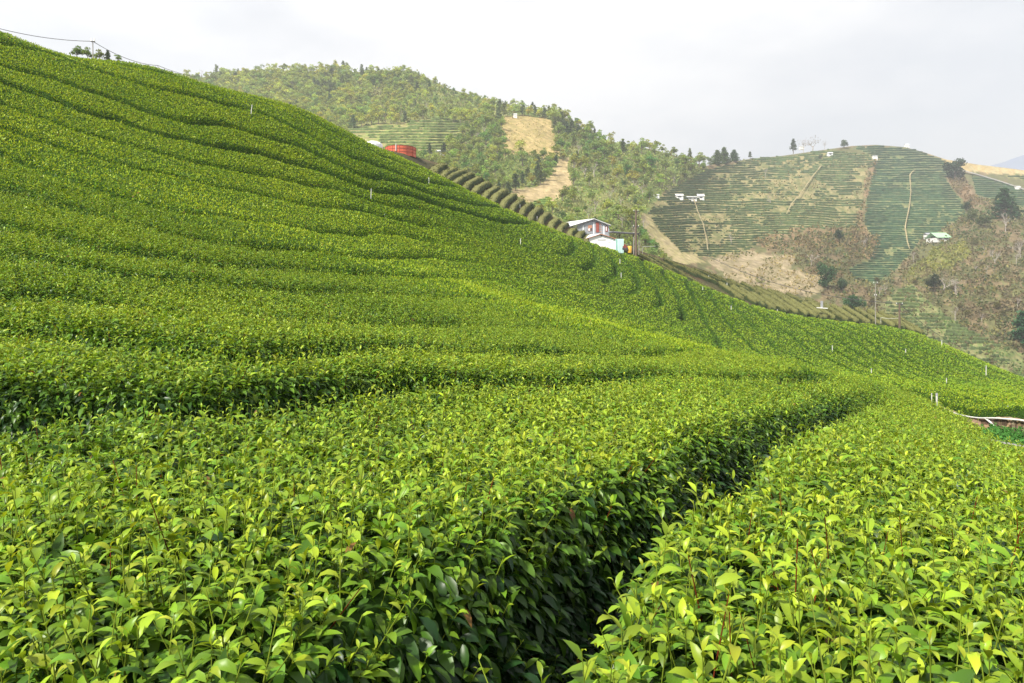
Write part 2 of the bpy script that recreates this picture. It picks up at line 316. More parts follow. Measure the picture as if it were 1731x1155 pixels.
def stems(b,tip,r,n):
    ax=tip-b; s1=np.cross(ax,np.array([.3,.2,.9])); s1/=np.linalg.norm(s1,axis=1)[:,None]+1e-9; s2=np.cross(ax,s1); s2/=np.linalg.norm(s2,axis=1)[:,None]+1e-9
    rr=r[:,None]; V=[]
    for base,f in ((b,1.),(tip,.55)):
        for k in range(3): V.append(base+f*rr*(np.cos(k*2.094)*s1+np.sin(k*2.094)*s2))
    return np.stack(V,1),np.zeros((0,3),int),np.array([(0,1,4,3),(1,2,5,4),(2,0,3,5)])
# cell statistics
A_=PT[1:,:-1]-PT[:-1,:-1]; B_=PT[:-1,1:]-PT[:-1,:-1]; CN=np.cross(A_,B_); area=np.linalg.norm(CN,axis=2); CN=CN/area[...,None]
CN*=np.sign(CN[...,2:3]+1e-9)
cen=(PT[:-1,:-1]+PT[1:,1:])/2; vd=np.array([0,0,ZC])-cen; dist=np.linalg.norm(vd,axis=2); cosv=np.abs((CN*vd).sum(2)/dist)
graz=np.clip(cosv*2.4,.22,1); Yc=cellmid(Y); Uc=cellmid(U); dmc=np.minimum(cellmid(dm),cellmid(dw)); dropc=cellmid(drop)
YD=Yc*np.exp(rng.normal(0,.10,Yc.shape))
infr=((Uc>-60)&(Uc<1800)).astype(float)*np.where(Yc<12,.4,.75)+np.where(Yc<12,.6,.25)
visf=np.where(vis,1,.16)*infr
def pick(rate,mask):
    lam=np.where(mask,rate*area*visf,0); cnt=rng.poisson(lam); ii,jj=np.nonzero(cnt); ii,jj=np.repeat(ii,cnt[ii,jj]),np.repeat(jj,cnt[ii,jj])
    a,b=rng.random(len(ii))[:,None],rng.random(len(ii))[:,None]
    p=(PT[ii,jj]*(1-a)+PT[ii+1,jj]*a)*(1-b)+(PT[ii,jj+1]*(1-a)+PT[ii+1,jj+1]*a)*b
    return p,ii,jj
LSZ=lambda y:np.maximum(.066,.0024*y)
GOLD=2.39996
def field_tone(p):   # leaf tone: left slope brightened in colour, near left older, patches vary
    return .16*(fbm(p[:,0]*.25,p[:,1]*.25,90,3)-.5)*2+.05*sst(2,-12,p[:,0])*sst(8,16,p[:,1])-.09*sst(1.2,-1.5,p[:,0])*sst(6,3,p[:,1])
def fill_row(k,bag,stbag):
    mrow=ok&(rowid==k)
    if not mrow.any(): return 0
    tot=0
    # ---- near: shoots with stems (Y<13)
    for lo,hi,K in ((0,4.2,4),(4.2,8,3),(8,16,2)):
        mm=mrow&(YD>=lo)&(YD<hi)
        if not mm.any(): continue
        # mature layer
        p,ii,jj=pick({4:1550,3:1350,2:1050}[K]*(1+.8*(CN[...,2]<.6)),mm); n=len(p)
        if n:
            nr=CN[ii,jj]; sd=nr[:,2]<.72
            az=np.where(sd,np.arctan2(nr[:,1],nr[:,0])+rng.normal(0,.7,n),rng.random(n)*6.283)
            e0=np.where(sd,rng.normal(-.25,.45,n),rng.normal(.35,.45,n)); ln=.074*rng.uniform(.55,1.35,n); 
            p=p+nr*(rng.normal(-.012,.022,n))[:,None]
            dp=dropc[ii,jj]; age_shade=np.clip(rng.normal(.30,.16,n)-.9*np.clip(dp,0,.5)+field_tone(p),0,.75)  # darker down the furrow: older leaves plus painted shade
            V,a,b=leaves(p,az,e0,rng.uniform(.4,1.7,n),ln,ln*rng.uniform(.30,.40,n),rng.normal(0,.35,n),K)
            bag.add(V,a,b,leafcol(age_shade,n)); tot+=n
        # shoots
        p,ii,jj=pick({4:410,3:380,2:300}[K]*np.clip(CN[...,2],.15,1)*np.clip(1-1.3*dropc,.12,1),mm); n=len(p)
        if n:
            hs=np.minimum(.03+rng.gamma(2.2,.027,n)+(rng.random(n)<.05)*rng.uniform(.03,.10,n),.22)
            lean=rng.normal(0,.22,(n,2)); nr=CN[ii,jj]; d=np.stack([lean[:,0]+nr[:,0]*.5,lean[:,1]+nr[:,1]*.5,np.ones(n)],-1); d/=np.linalg.norm(d,axis=1)[:,None]
            base=p-.03*d; tip=p+hs[:,None]*d; az0=rng.random(n)*6.283; red=(rng.random(n)<.05)&(hs>.09)
            if True:
                V,a,b=stems(base,tip,np.full(n,.0022)*rng.uniform(.8,1.3,n),n)
                c=np.where(red[:,None],np.array([.17,.035,.012]),np.array([.20,.27,.03]))*rng.uniform(.7,1.2,(n,1)); bag.add(V,a,b,c)
            for q,(fr,sz,el,ag) in enumerate(((.25,1.0,.45,.50),(.5,.98,.62,.62),(.72,.85,.8,.78),(.9,.62,1.0,.92),(1.0,.40,1.25,1.0))):
                if K==2 and q==0: continue
                keep=rng.random(n)<(.92 if q<4 else .6); m_=keep.sum()
                if m_==0: continue
                bb=(base+fr*(tip-base))[keep]; ln=.070*sz*rng.uniform(.65,1.3,m_); az=az0[keep]+q*GOLD+rng.normal(0,.3,m_)
                V,a,b=leaves(bb,az,rng.normal(el,.22,m_)+.12,rng.uniform(.7,2.1,m_),ln,ln*rng.uniform(.29,.38,m_),rng.normal(0,.3,m_),K)
                ag_shade=np.clip(ag*.80+rng.normal(0.04,.12,m_),0,1)-.75*np.clip(dropc[ii,jj][keep],0,.45)+field_tone(bb); bag.add(V,a,b,leafcol(ag_shade,m_)); tot+=m_  # furrow shade also mixed into the shoot colours
    # ---- farther: single leaves growing in size with distance
    mm=mrow&(YD>=16)
    if mm.any():
        ls=LSZ(Yc); p,ii,jj=pick(4.0/(ls*ls)*graz,mm); n=len(p)
        if n:
            nr=CN[ii,jj]; sd=nr[:,2]<.6; l=LSZ(Yc[ii,jj])*rng.uniform(.6,1.35,n)*np.where(dropc[ii,jj]>.15,.7,1)
            az=np.where(sd&(rng.random(n)<.6),np.arctan2(nr[:,1],nr[:,0])+rng.normal(0,.9,n),rng.random(n)*6.283); up=rng.random(n)<.45
            e0=np.where(up,rng.normal(.85,.3,n),rng.normal(.2,.45,n)); e0=e0*(1-.35*sst(20,60,p[:,1])); dp=dropc[ii,jj]
            age_shade=np.where(up,rng.normal(.84,.12,n),rng.normal(.50,.18,n))-1.3*np.clip(dp,0,.5)+field_tone(p); fm=.55*sst(18,60,p[:,1]); age_shade=age_shade*(1-fm)+(.64-1.1*np.clip(dp,0,.5)+field_tone(p))*fm  # furrow lines darkened in leaf colour, painted shade as well as older leaves
            p=p+nr*((rng.random(n)-.45)*np.minimum(l,.16)*.9)[:,None]
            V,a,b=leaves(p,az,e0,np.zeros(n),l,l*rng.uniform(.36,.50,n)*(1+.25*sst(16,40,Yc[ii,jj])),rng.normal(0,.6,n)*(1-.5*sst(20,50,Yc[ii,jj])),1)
            bag.add(V,a,b,leafcol(age_shade,n,.10,.09)); tot+=n
    return tot
ORD='first second third fourth fifth sixth seventh eighth ninth tenth eleventh twelfth thirteenth fourteenth fifteenth'.split()
def rowlabel(k):
    if k==0: return 'broad tea hedge filling the foreground, on the left side of the deep dark furrow'
    if k==-1: return 'bright yellow-green tea hedge on the right side of the deep dark furrow, above the path'
    if k==1: return 'tea hedge with a dark leafy face just uphill of the broad foreground hedge'
    if k>1: return '%s tea hedge up the left slope, counted from the broad foreground hedge'%ORD[k-1]
    if k==-2: return 'tea hedge with a dark cut front standing directly on top of the stone wall'
    return '%s tea hedge of the right field, counted away from the stone wall'%ORD[-k-2]
idx=np.arange(nu*ny).reshape(nu,ny); TOT=0
for k in range(-13,15):
    mrow=ok&(rowid==k)
    if mrow.sum()<30: continue
    ci,cj=np.nonzero(mrow); f=np.stack([idx[ci,cj],idx[ci+1,cj],idx[ci+1,cj+1],idx[ci,cj+1]],-1)
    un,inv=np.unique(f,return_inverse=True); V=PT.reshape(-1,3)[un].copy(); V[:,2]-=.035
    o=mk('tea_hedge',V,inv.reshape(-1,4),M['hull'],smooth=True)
    tag(o,rowlabel(k),'tea hedge','rows of tea hedge on the near hillside')
    bag,st=Bag(),Bag(); TOT+=fill_row(k,bag,st)
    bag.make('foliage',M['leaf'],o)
print('leaves',TOT)

# ================================================================ path terrace at the right: slab path, weeds, stone wall, hose
def ground_h(u,Y): return ZC+canopy(u,Y)-.80
us=np.linspace(1600,1990,40); rows_=[]
for yy in np.linspace(0,1,8):
    Yl=np.interp(us,[1600,1700,1731,1990],[21.6,20.6,20.2,17.5])-3.6*(1-yy)
    rows_.append(np.stack([(us-CU)/F*Yl,Yl,ground_h(us,Yl)+.03],-1))
V=np.array(rows_); a,b=V.shape[:2]; idx=np.arange(a*b).reshape(a,b); q=np.stack([idx[:-1,:-1],idx[:-1,1:],idx[1:,1:],idx[1:,:-1]],-1).reshape(-1,4)
o=mk('path',V,q,M['concrete'],smooth=True); o['kind']='structure'
# stone wall (individual stones bedded along the line WU/WY)
mb=MB(); us=np.arange(1585,1985,2.2)
for r in range(3):
    for u in us+ (r%2)*1.1:
        Yw=np.interp(u,WU,WY)-.25; g=ground_h(u,Yw-.3); x=(u-CU)/F*Yw; h=.23; s=.046*.55*rng.uniform(.6,1.9)*Yw/24*1.6
        z0=g-.12+r*.21+rng.uniform(-.02,.02); c=np.array([.19,.14,.09])*rng.uniform(.35,2.0)*(1+rng.normal(0,.08,3))
        mb.box((x-s,Yw-.1+rng.uniform(-.05,.05),z0),(x+s,Yw+.25,z0+.225*rng.uniform(.85,1.05)),np.clip(c,0,1))
wallo=mb.make('stone_wall',M['stone'],colors=True); tag(wallo,'low brown stone retaining wall beside the path under the right tea field','wall')
# white irrigation hose along the wall with its hanging branch
us=np.linspace(1600,1985,60); pts=[]
for u in us:
    Yw=np.interp(u,WU,WY)-.42; pts.append(((u-CU)/F*Yw,Yw,ground_h(u,Yw)+.56+.05*math.sin(u*.05)))
mb=MB(); mb.tube(pts,.032,6); hose=mb.make('hose',M['pipe'],smooth=True); tag(hose,'white irrigation hose lying along the top of the stone wall','hose')
mb=MB(); p0=np.array(pts[int(np.argmin(abs(us-1664)))]); mb.tube([p0,p0+(.12,-.25,-.18),p0+(.22,-.5,-.62)],.04,6); mb.make('branch_pipe',M['pipe'],hose,True)
# weeds
bag=Bag(); n=26000; u=rng.uniform(1655,1985,n); Yl=np.interp(u,WU,WY)-rng.uniform(.4,1,n)*rng.uniform(.6,5,n); 
k=Yl>np.interp(u,[1600,1731,1990],[21.9,20.5,17.8]); u,Yl=u[k],Yl[k]; n=len(u)
p=np.stack([(u-CU)/F*Yl,Yl,ground_h(u,Yl)+rng.random(n)**1.5*.28*fbm(u*.05,Yl*.8,4,2)*2],-1); ln=rng.uniform(.05,.12,n)
V,a,b=leaves(p,rng.random(n)*6.283,rng.normal(.6,.5,n),np.zeros(n),ln,ln*.5,rng.normal(0,.5,n),1)
bag.add(V,a,b,np.array([.055,.17,.03])*rng.uniform(.5,1.5,(n,1))); o=bag.make('weeds',M['leaf_far'],None); o['kind']='stuff'; o['label']='bright green weeds growing between path and stone wall'
# ---------------------------------------------------------------- white sprinkler stakes among the hedges
def stake(u,v,hp,Y=None,label=None,lean=0.):
    Y=Y or hit(u,v); h=hp/F*Y; r=max(.02,.00056*Y); b=P3(u,v,Y); ext=.45
    t=empty('sprinkler_stake',b-np.array([0,0,ext]),label,'stake','white sprinkler stakes in the tea fields')
    m=MB(); m.tube([(0,0,0),(lean*h*.5,0,ext+h*.5),(lean*h,0,ext+h*.86)],[r,r,r*.9],7); m.make('post',M['pipe'],t,True)
    m=MB(); m.tube([(lean*h,0,ext+h*.86),(lean*h,0,ext+h*.95),(lean*h*1.02,0,ext+h)],[r*1.25,r*1.3,r*.5],7); m.make('sprinkler_head',M['grey'],t,True)
STK=[(424,194,17,None,'white leaning stake standing alone high on the left tea slope',.12),(627,334,15,None,'white upright stake in the middle of the left slope below the red tank',.04),
(725,306,6,None,'tiny white stake at the ridge edge just below the first clipped brown hedges',0),(880,413,10,None,'white stake in the green slope left of the grey shed',0),
(1050,470,9,None,'white stake below the utility pole among dark furrow ends',0),(1048,446,8,None,'thin pale stake on the green slope directly under the yellow drum',0),
(1188,491,6,None,'small white stake close to the ridge where the clipped hedges begin to fan out',0),(1236,524,7,None,'faint small white stake below the start of the lower clipped hedges',0),
(1407,592,8,None,'small white stake in the upper left part of the right tea field',0),(1473,631,8,None,'small white stake in the right field just above the foreground hedge end',0),
(1531,597,7,None,'small white stake in the right field just below the brown utility pole',0),(1600,648,9,None,'white stake halfway down the right tea field',0),
(1667,626,8,60,'white stake near the far edge of the right field',0),(1527,672,11,27,'short white stake behind the end of the bright foreground hedge',0),
(1575,678,13,29,'thin white stake directly left of the thick white post above the wall',0),(1704,698,12,26.5,'white stake at the right edge standing in the hedge on top of the wall',0),
(1592,583,8,90,'small white stake on the far rim of the right field',0)]
for s in STK: stake(s[0],s[1],s[2],s[3],s[4],s[5])
b=P3(1583.5,692,25.2); t=empty('white_post',b-np.array([0,0,.5]),'thick white post with grey cap rising behind the right end of the foreground hedge','post')
m=MB(); m.tube([(0,0,0),(0,0,1.0)],[.036,.034],8); m.make('post',M['pipe'],t,True); m=MB(); m.tube([(0,0,1.0),(0,0,1.09)],[.042,.04],8); m.make('cap',M['grey'],t,True)
# ---------------------------------------------------------------- ground behind the ridge carrying the clipped hedges
SU=[560,600,640,700,760,820,880,940,1000,1060,1120,1180,1240,1300,1360,1420,1480,1540,1600,1650]
SV=[212,238,258,280,308,339,366,390,415,431,457,481,506,526,537,546,553,565,588,608]     # ridge line seen from the camera
SY=[66,72,76,82,88,94,100,105,110,114,117,119,120,121,122,122,122,122,121,120]
def ridge(u): return np.interp(u,SU,SV),np.interp(u,SU,SY)
def back(u,dv,lift=0.):     # dv pixels above the ridge line, going away from the camera
    v0,y0=ridge(u); return P3(u,v0-dv-lift,y0+2+np.maximum(dv,-6)*.42)
us=np.arange(560,1651,8.); dvs=np.array([-22,-10,0,12,24,36,50]); 
def topdv(u): return np.interp(u,[560,640,700,760,900,1000,1060,1100,1180,1260,1340,1440,1540,1650],[2,8,16,26,24,16,14,18,28,28,29,14,4,2])
rows_=[]
for f in (-22,-8,0,.35,.7,1.0): 
    d=np.where(f<=0,f,f*topdv(us)); rows_.append(back(us,d))
last=rows_[-1].copy(); last[:,1]+=10; last[:,2]-=9; rows_.append(last); last=last.copy(); last[:,1]+=40; last[:,2]-=34; rows_.append(last)
V=np.array(rows_); a,b=V.shape[:2]; idx=np.arange(a*b).reshape(a,b); q=np.stack([idx[:-1,:-1],idx[:-1,1:],idx[1:,1:],idx[1:,:-1]],-1).reshape(-1,4)
cc=np.where(fbm(V[...,0]*.3,V[...,1]*.3,8)[...,None]>.5,np.array([.075,.055,.03]),np.array([.05,.05,.022])).reshape(-1,3)
o=mk('terrace_ground',V,q,M['hill'],col=cc,smooth=True); o['kind']='structure'
# clipped hedges: loaves swept along a path on that ground
def loaf(path,wid,hei,label,group,tone=1.0,endround=.55):
    path=np.asarray(path,float); n=max(14,int(np.linalg.norm(path[-1]-path[0])/.35)); t=np.linspace(0,1,len(path)); tt=np.linspace(0,1,n)
    pc=np.stack([np.interp(tt,t,path[:,i]) for i in range(3)],-1); pc=np.array([np.convolve(np.pad(pc[:,i],2,'edge'),np.ones(5)/5,'valid') for i in range(3)]).T
    T=np.gradient(pc,axis=0); T[:,2]=0; T/=np.linalg.norm(T,axis=1)[:,None]; sd=np.stack([T[:,1],-T[:,0],np.zeros(n)],-1)
    s=np.concatenate([[0],np.cumsum(np.linalg.norm(np.diff(pc,axis=0),axis=1))]); e=np.minimum(s,s[-1]-s); er=np.sqrt(np.clip(1-(1-np.clip(e/endround,0,1))**2,0,1))
    k=13; an=np.linspace(0,np.pi,k); cx=np.sign(np.cos(an))*np.abs(np.cos(an))**.42*.5*wid; cz=np.sin(an)**.42*hei
    seed=int(rng.integers(1e6)); jit=1+.22*(fbm(s[:,None]*1.3+np.zeros(k),np.arange(k)[None]*.6+np.zeros((n,1)),seed,3)-.5)
    er2=(.35+.65*er)[:,None]
    V=pc[:,None]+sd[:,None]*(cx[None]*jit*er2)[...,None]+np.array([0,0,1.])*(cz[None]*jit*(.55+.45*er)[:,None]-.15)[...,None]
    i,j=np.meshgrid(np.arange(n-1),np.arange(k-1),indexing='ij'); F4=np.stack([i*k+j,(i+1)*k+j,(i+1)*k+j+1,i*k+j+1],-1).reshape(-1,4)
    caps=[[0,q+1,q] for q in range(1,k-1)]+[[(n-1)*k,(n-1)*k+q,(n-1)*k+q+1] for q in range(1,k-1)]
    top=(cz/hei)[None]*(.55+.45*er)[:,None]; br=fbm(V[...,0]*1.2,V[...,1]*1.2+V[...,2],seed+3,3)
    c=np.where((top*(.55+.9*br))[...,None]> .66,np.array([.135,.138,.046]),np.array([.034,.052,.016]))*tone  # sides and ends greener, with gap shade painted in as darker colour
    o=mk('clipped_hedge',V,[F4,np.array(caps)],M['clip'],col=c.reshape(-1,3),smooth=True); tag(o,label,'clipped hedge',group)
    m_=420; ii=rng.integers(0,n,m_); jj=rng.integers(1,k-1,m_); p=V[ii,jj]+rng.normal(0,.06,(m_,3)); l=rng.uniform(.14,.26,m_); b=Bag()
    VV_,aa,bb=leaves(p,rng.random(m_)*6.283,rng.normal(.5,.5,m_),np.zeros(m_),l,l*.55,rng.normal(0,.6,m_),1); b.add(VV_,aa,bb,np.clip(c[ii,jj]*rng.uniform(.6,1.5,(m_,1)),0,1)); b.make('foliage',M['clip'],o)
    return o
zx=lambda x,y:(700+x/6.658,270+y/6.658)
UP=[((215,165),(300,90)),((300,215),(420,130)),((345,250),(520,160)),((440,305),(610,190)),((555,365),(710,235)),((660,420),(800,295)),((765,470),(900,340)),((870,525),(985,385)),((985,570),(1090,430)),((1090,625),(1180,485)),((1205,665),(1280,530)),((1310,710),(1380,585)),((1425,765),(1480,640)),((1540,800),(1580,705)),((1640,835),(1680,745))]
UP=[(zx(*a),zx(*b)) for a,b in UP]+[((964,404),(967,392)),((978,409),(980,398)),((992,415),(993,404)),((1007,420),(1007,410)),((1021,424),(1020,415)),((1034,429),(1032,420)),((1048,434),(1044,426))]
# the ends given in pixels are turned into ground positions: v -> height above the ridge line
def ongrd(u,v,lift): v0,y0=ridge(u); return back(u,max(v0-v-lift,-7))
OR2=['first','second','third','fourth','fifth','sixth','seventh','eighth','ninth','tenth','eleventh','twelfth','thirteenth','fourteenth','fifteenth','sixteenth','seventeenth','eighteenth','nineteenth','twentieth','twenty-first','twenty-second','twenty-third','twenty-fourth','twenty-fifth','twenty-sixth','twenty-seventh','twenty-eighth']
for i,((u0,v0),(u1,v1)) in enumerate(UP):
    a=ongrd(u0-2,v0+4,0); b=ongrd(u1+3,v1-1,0); b2=b+(b-a)*.35; b2[2]=b[2]-.25; mid=(a+b)/2+np.array([-.35,0,.05])
    a0=a-(b-a)*.25
    loaf([a0,a,mid,b,b2],1.12*rng.uniform(.9,1.12),.82*rng.uniform(.85,1.12),'%s clipped brown hedge along the ridge, counted from the red tank down to the shed'%OR2[i],'clipped brown hedges on the ridge',rng.uniform(.85,1.1))
z4=lambda x,y:(1040+x/5.77,420+y/5.77); z5=lambda x,y:(1300+x/6.658,470+y/6.658)
LOW=[z4(1270,535),z4(1390,565),z4(1470,590),z4(1580,622),z4(1695,642),z5(210,410),z5(335,430),z5(450,447),z5(545,468),z5(660,485),z5(750,492),z5(895,515),z5(1008,525),z5(1140,542),z5(1275,560),z5(1420,580),z5(1540,603),z5(1650,640),z5(1745,660)]
for i,(u,v) in enumerate(LOW):
    e=ongrd(u-1,v+1,0); s=ongrd(u-46,v-29-(2 if i<3 else 0),1); loaf([s,(s+e)/2,e],1.02,1.2,'%s clipped hedge of the lower bank, counted from below the utility pole to the right'%OR2[i],'clipped hedges on the lower bank',rng.uniform(.85,1.1))
MIDR=[z4(1200,405),z4(1330,442),z4(1470,475),z4(1610,515),z4(1731,545),z5(120,265),z5(350,320),z5(480,340),z5(700,400)]
for i,(u,v) in enumerate(MIDR):
    e=ongrd(u,v+2,0); s=ongrd(u-44,v-22,1); loaf([s,(s+e)/2,e],1.02,1.1,'%s clipped hedge of the row behind the lower bank, counted from the left'%OR2[i],'clipped hedges behind the lower bank',rng.uniform(.75,1.0))
THIN=[((1052,424),(1112,452)),((1066,424),(1130,460)),((1080,427),(1150,468)),((1092,430),(1172,473)),((1104,434),(1195,486)),((1120,436),(1180,466)),((1136,443),(1202,474)),((1152,448),(1216,479)),((1168,452),(1222,476)),((1185,458),(1222,472)),((1100,455),(1180,490)),((1150,470),(1215,500)),((1180,478),(1242,507))]
for i,((u0,v0),(u1,v1)) in enumerate(THIN):
    s=ongrd(u0,v0+3,1); e=ongrd(u1,v1+3,1); loaf([s,(s+e)/2+(0,0,.1),e],.95,.75,'%s long thin clipped hedge right of the utility pole, counted from the pole'%OR2[i],'long clipped hedges beside the utility pole',rng.uniform(.75,1.0))
# sprinkler stakes between the clipped hedges
for u,v,h,l in ((791,328,5,'white stake beside the fifth clipped hedge from the red tank'),(879,352,6,'white stake between clipped hedges halfway along the ridge'),(908,372,6,'white stake between clipped hedges shortly before the grey shed'),
 (1103,442,5,'white stake among the clipped hedges just right of the utility pole'),(1112,452,5,'white stake at the lower edge of the clipped hedges near the utility pole'),(1138,458,6,'white stake in the middle of the long clipped hedges'),
 (1198,472,6,'white stake at the upper edge of the long clipped hedges'),(1229,484,6,'white stake where the clipped hedges split into two banks'),(1254,496,6,'white stake at the end of the upper bank of clipped hedges'),(1314,529,6,'white stake between two rounded hedge ends of the lower bank'),(1423,540,6,'white stake below the clipped hedge ends left of the pale pole')):
    p=ongrd(u,v,0); stake(u,v,h,p[1]-.6,l)
# ---------------------------------------------------------------- utility poles and cables
def pole(u,vb,vt,Y,r,m,label,bars=(),name='utility_pole'):
    b=P3(u,vb,Y); h=(vb-vt)/F*Y; t=empty(name,b-np.array([0,0,.8]),label,'pole')
    q=MB(); q.tube([(0,0,0),(0,0,.8+h)],[r*1.15,r*.8],8); q.make('pole_shaft',m,t,True)
    for (fz,w_,th) in bars:
        q=MB(); q.box((-w_,-.06,.8+h*fz-th),(w_,.06,.8+h*fz+th)); q.make('crossarm',M['dark'],t)
        for s in (-1,1):
            q=MB(); q.tube([(s*w_*.85,0,.8+h*fz+th),(s*w_*.85,0,.8+h*fz+th+.22)],[.05,.03],6); q.make('insulator',M['white'],t,True)
    return b+np.array([0,0,h])
tA=pole(1075,430,355,112,.17,M['wood'],'tall dark utility pole beside the sheds behind the ridge',((.62,.5,.08),(.97,.4,.05)))
tB=pole(1520.5,562,513,112,.16,M['wood'],'brown utility pole standing on the rim of the right tea field',((.97,.55,.06),))
tC=pole(1480,556,478,118,.07,M['palewood'],'thin pale pole left of the brown utility pole, standing in clipped hedges',((.99,.35,.03),(.72,.2,.03)),'pale_pole')
tD=pole(157,97,70,47,.035,M['palewood'],'slim pole carrying a cable on the skyline of the left slope',((.98,.12,.02),),'slim_pole')
tE=pole(267,116,111,56,.03,M['palewood'],'very short pole tip showing above the skyline of the left slope',(),'slim_pole')
def cable(p,q,sag,r,label):
    p,q=np.array(p),np.array(q); t=np.linspace(0,1,24)[:,None]; pts=p+(q-p)*t; pts[:,2]-=(4*sag*t*(1-t))[:,0]; m=MB(); m.tube(pts,r,5); o=m.make('cable',M['wire']); tag(o,label,'cable')
cable(P3(-120,10,40),tD,.5,.02,'cable running from the left picture edge to the slim skyline pole')
cable(tD,tE,.35,.02,'cable descending from the slim skyline pole to the next pole tip')
cable(tE,P3(330,130,66),.1,.02,'last bit of cable dropping behind the left slope')
cable(P3(1195,432,160),tB,2.2,.05,'long dark cable hanging across the tan hillside to the brown utility pole')
cable(tB,P3(1640,590,150),1.2,.045,'dark cable dropping from the brown utility pole to the right')
m=MB(); a=P3(1489,537,116); b=P3(1519,538,113); m.tube([a,(a+b)/2-(0,0,.15),b],.028,5); m.tube([a,a-(0,0,1.0)],.028,5); o=m.make('white_rail',M['pipe']); tag(o,'thin white rail bridging the pale pole and the brown utility pole','rail')
# ---------------------------------------------------------------- tanks
c=P3(677.5,262,90); r=25.5/F*90; t=empty('water_tank',c-np.array([0,0,.4]),'round open red water tank on the ridge above the clipped hedges','tank')
n=40; an=np.arange(n)*2*np.pi/n; Hh=1.32
ring=lambda rr,z: np.stack([rr*np.cos(an),rr*np.sin(an),np.full(n,z)],-1)
V=np.concatenate([ring(r,0),ring(r,Hh),ring(r-.06,Hh),ring(r-.06,.5)]); Fq=[(k*n+i,k*n+(i+1)%n,(k+1)*n+(i+1)%n,(k+1)*n+i) for k in range(3) for i in range(n)]; Fq=np.array(Fq)
V=np.concatenate([V,[(0,0,.5)]]); mk('tank_wall',V,[Fq,np.array([(3*n+i,3*n+(i+1)%n,4*n) for i in range(n)])],M['red'],t)
for z in (.5,.9,1.28):
    q=MB(); q.tube([(( r+.015)*math.cos(x),(r+.015)*math.sin(x),z) for x in np.linspace(0,2*np.pi,49)],.022,5,cap=False); q.make('band',M['rust'],t,True)
for x in np.radians([-170,-140,-112,-85,-58,-30,0]):
    q=MB(); q.tube([((r+.02)*math.cos(x),(r+.02)*math.sin(x),.1),((r+.02)*math.cos(x),(r+.02)*math.sin(x),Hh+.02)],.022,5); q.make('seam',M['rust'],t)
q=MB(); x=R(-98); q.tube([((r+.08)*math.cos(x),(r+.08)*math.sin(x),.55),((r+.08)*math.cos(x),(r+.08)*math.sin(x),Hh+.10),((r-.25)*math.cos(x),(r-.25)*math.sin(x),Hh+.12)],.06,6); q.make('inlet_pipe',M['pipe'],t)
c=P3(630,256,88); r=1.28; t=empty('pale_tank',c-np.array([0,0,.4]),'pale domed tank half hidden by the slope left of the red tank','tank')
prof=[(r,0),(r,1.15),(r*.97,1.3),(r*.75,1.52),(r*.4,1.66),(.02,1.7)]; V=np.concatenate([ring(a,b) for a,b in prof]); Fq=np.array([(k*n+i,k*n+(i+1)%n,(k+1)*n+(i+1)%n,(k+1)*n+i) for k in range(len(prof)-1) for i in range(n)]); mk('tank_shell',V,Fq,M['roof'],t,smooth=True)
q=MB(); q.tube([(.02+.25*math.cos(x),.25*math.sin(x),1.69) for x in np.linspace(0,6.283,17)],.04,5,cap=False); q.make('lid',M['grey'],t)
for u,l in ((621,'first thin fence rod in front of the pale domed tank'),(637,'thin fence rod at the right end of the pale domed tank'),(643,'last thin fence rod between the pale tank and the red tank')):
    b=P3(u,262,86); m=MB(); m.tube([b,b+(0,0,1.65)],.03,5); o=m.make('fence_rod',M['grey']); tag(o,l,'rod','rods by the tanks')
# ---------------------------------------------------------------- sheds behind the ridge
def hx(u,Y=116): return (u-CU)/F*Y
def hz(v,Y=116): return ZC+(HV-v)/F*Y
YH=116.; BACK=9.
t=empty('grey_shed',(hx(1000),YH,hz(420)),'grey corrugated shed with a pale gable roof and rusty red door panel','shed'); ox,oy,oz=hx(1000),YH,hz(420)
def LX(u): return hx(u)-ox
def LZ(v): return hz(v)-oz
g=[(LX(964),LZ(425)),(LX(1030),LZ(425)),(LX(1030),LZ(383.5)),(LX(1004.5),LZ(373)),(LX(964),LZ(385.5))]
V=[(x,0,z) for x,z in g]+[(x,BACK,z) for x,z in g]; Fq=[(0,1,6,5),(1,2,7,6),(4,0,5,9)]; q=MB(); q.add(V,Fq); q.add([(g[0][0],0,g[0][1]),(g[1][0],0,g[1][1]),(g[2][0],0,g[2][1]),(g[4][0],0,g[4][1])],[(0,1,2,3)]); q.add([(g[4][0],0,g[4][1]),(g[2][0],0,g[2][1]),(g[3][0],0,g[3][1])],[(0,1,2)]); wl_=q.make('wall',M['corr'],t)
q=MB(); e0=(LX(951),LZ(387.5)); ap=(LX(1004),LZ(371.2)); e1=(LX(1032.5),LZ(382.2)); th=.14
q.slab([(e0[0],-.35,e0[1]),(ap[0],-.35,ap[1]),(ap[0]-3.4,BACK+.3,ap[1]+.35),(e0[0]-3.4,BACK+.3,e0[1]+.75)],(0,0,th)); q.slab([(ap[0],-.35,ap[1]),(e1[0],-.35,e1[1]),(e1[0]-3.0,BACK+.3,e1[1]+.2),(ap[0]-3.4,BACK+.3,ap[1]+.35)],(0,0,th)); rf_=q.make('roof',M['roof'],t)
q=MB(); q.slab([(e0[0],-.37,e0[1]-.10),(ap[0],-.37,ap[1]-.10),(ap[0],-.37,ap[1]+.05),(e0[0],-.37,e0[1]+.05)],(0,-.05,0)); q.slab([(ap[0],-.37,ap[1]-.10),(e1[0],-.37,e1[1]-.10),(e1[0],-.37,e1[1]+.05),(ap[0],-.37,ap[1]+.05)],(0,-.05,0)); q.make('fascia',M['dark'],rf_)
def panel(name,u0,v0,u1,v1,m,dep=.07):
    q=MB(); q.box((LX(u0),-dep,LZ(v1)),(LX(u1),-.004,LZ(v0))); return q.make(name,m,t)
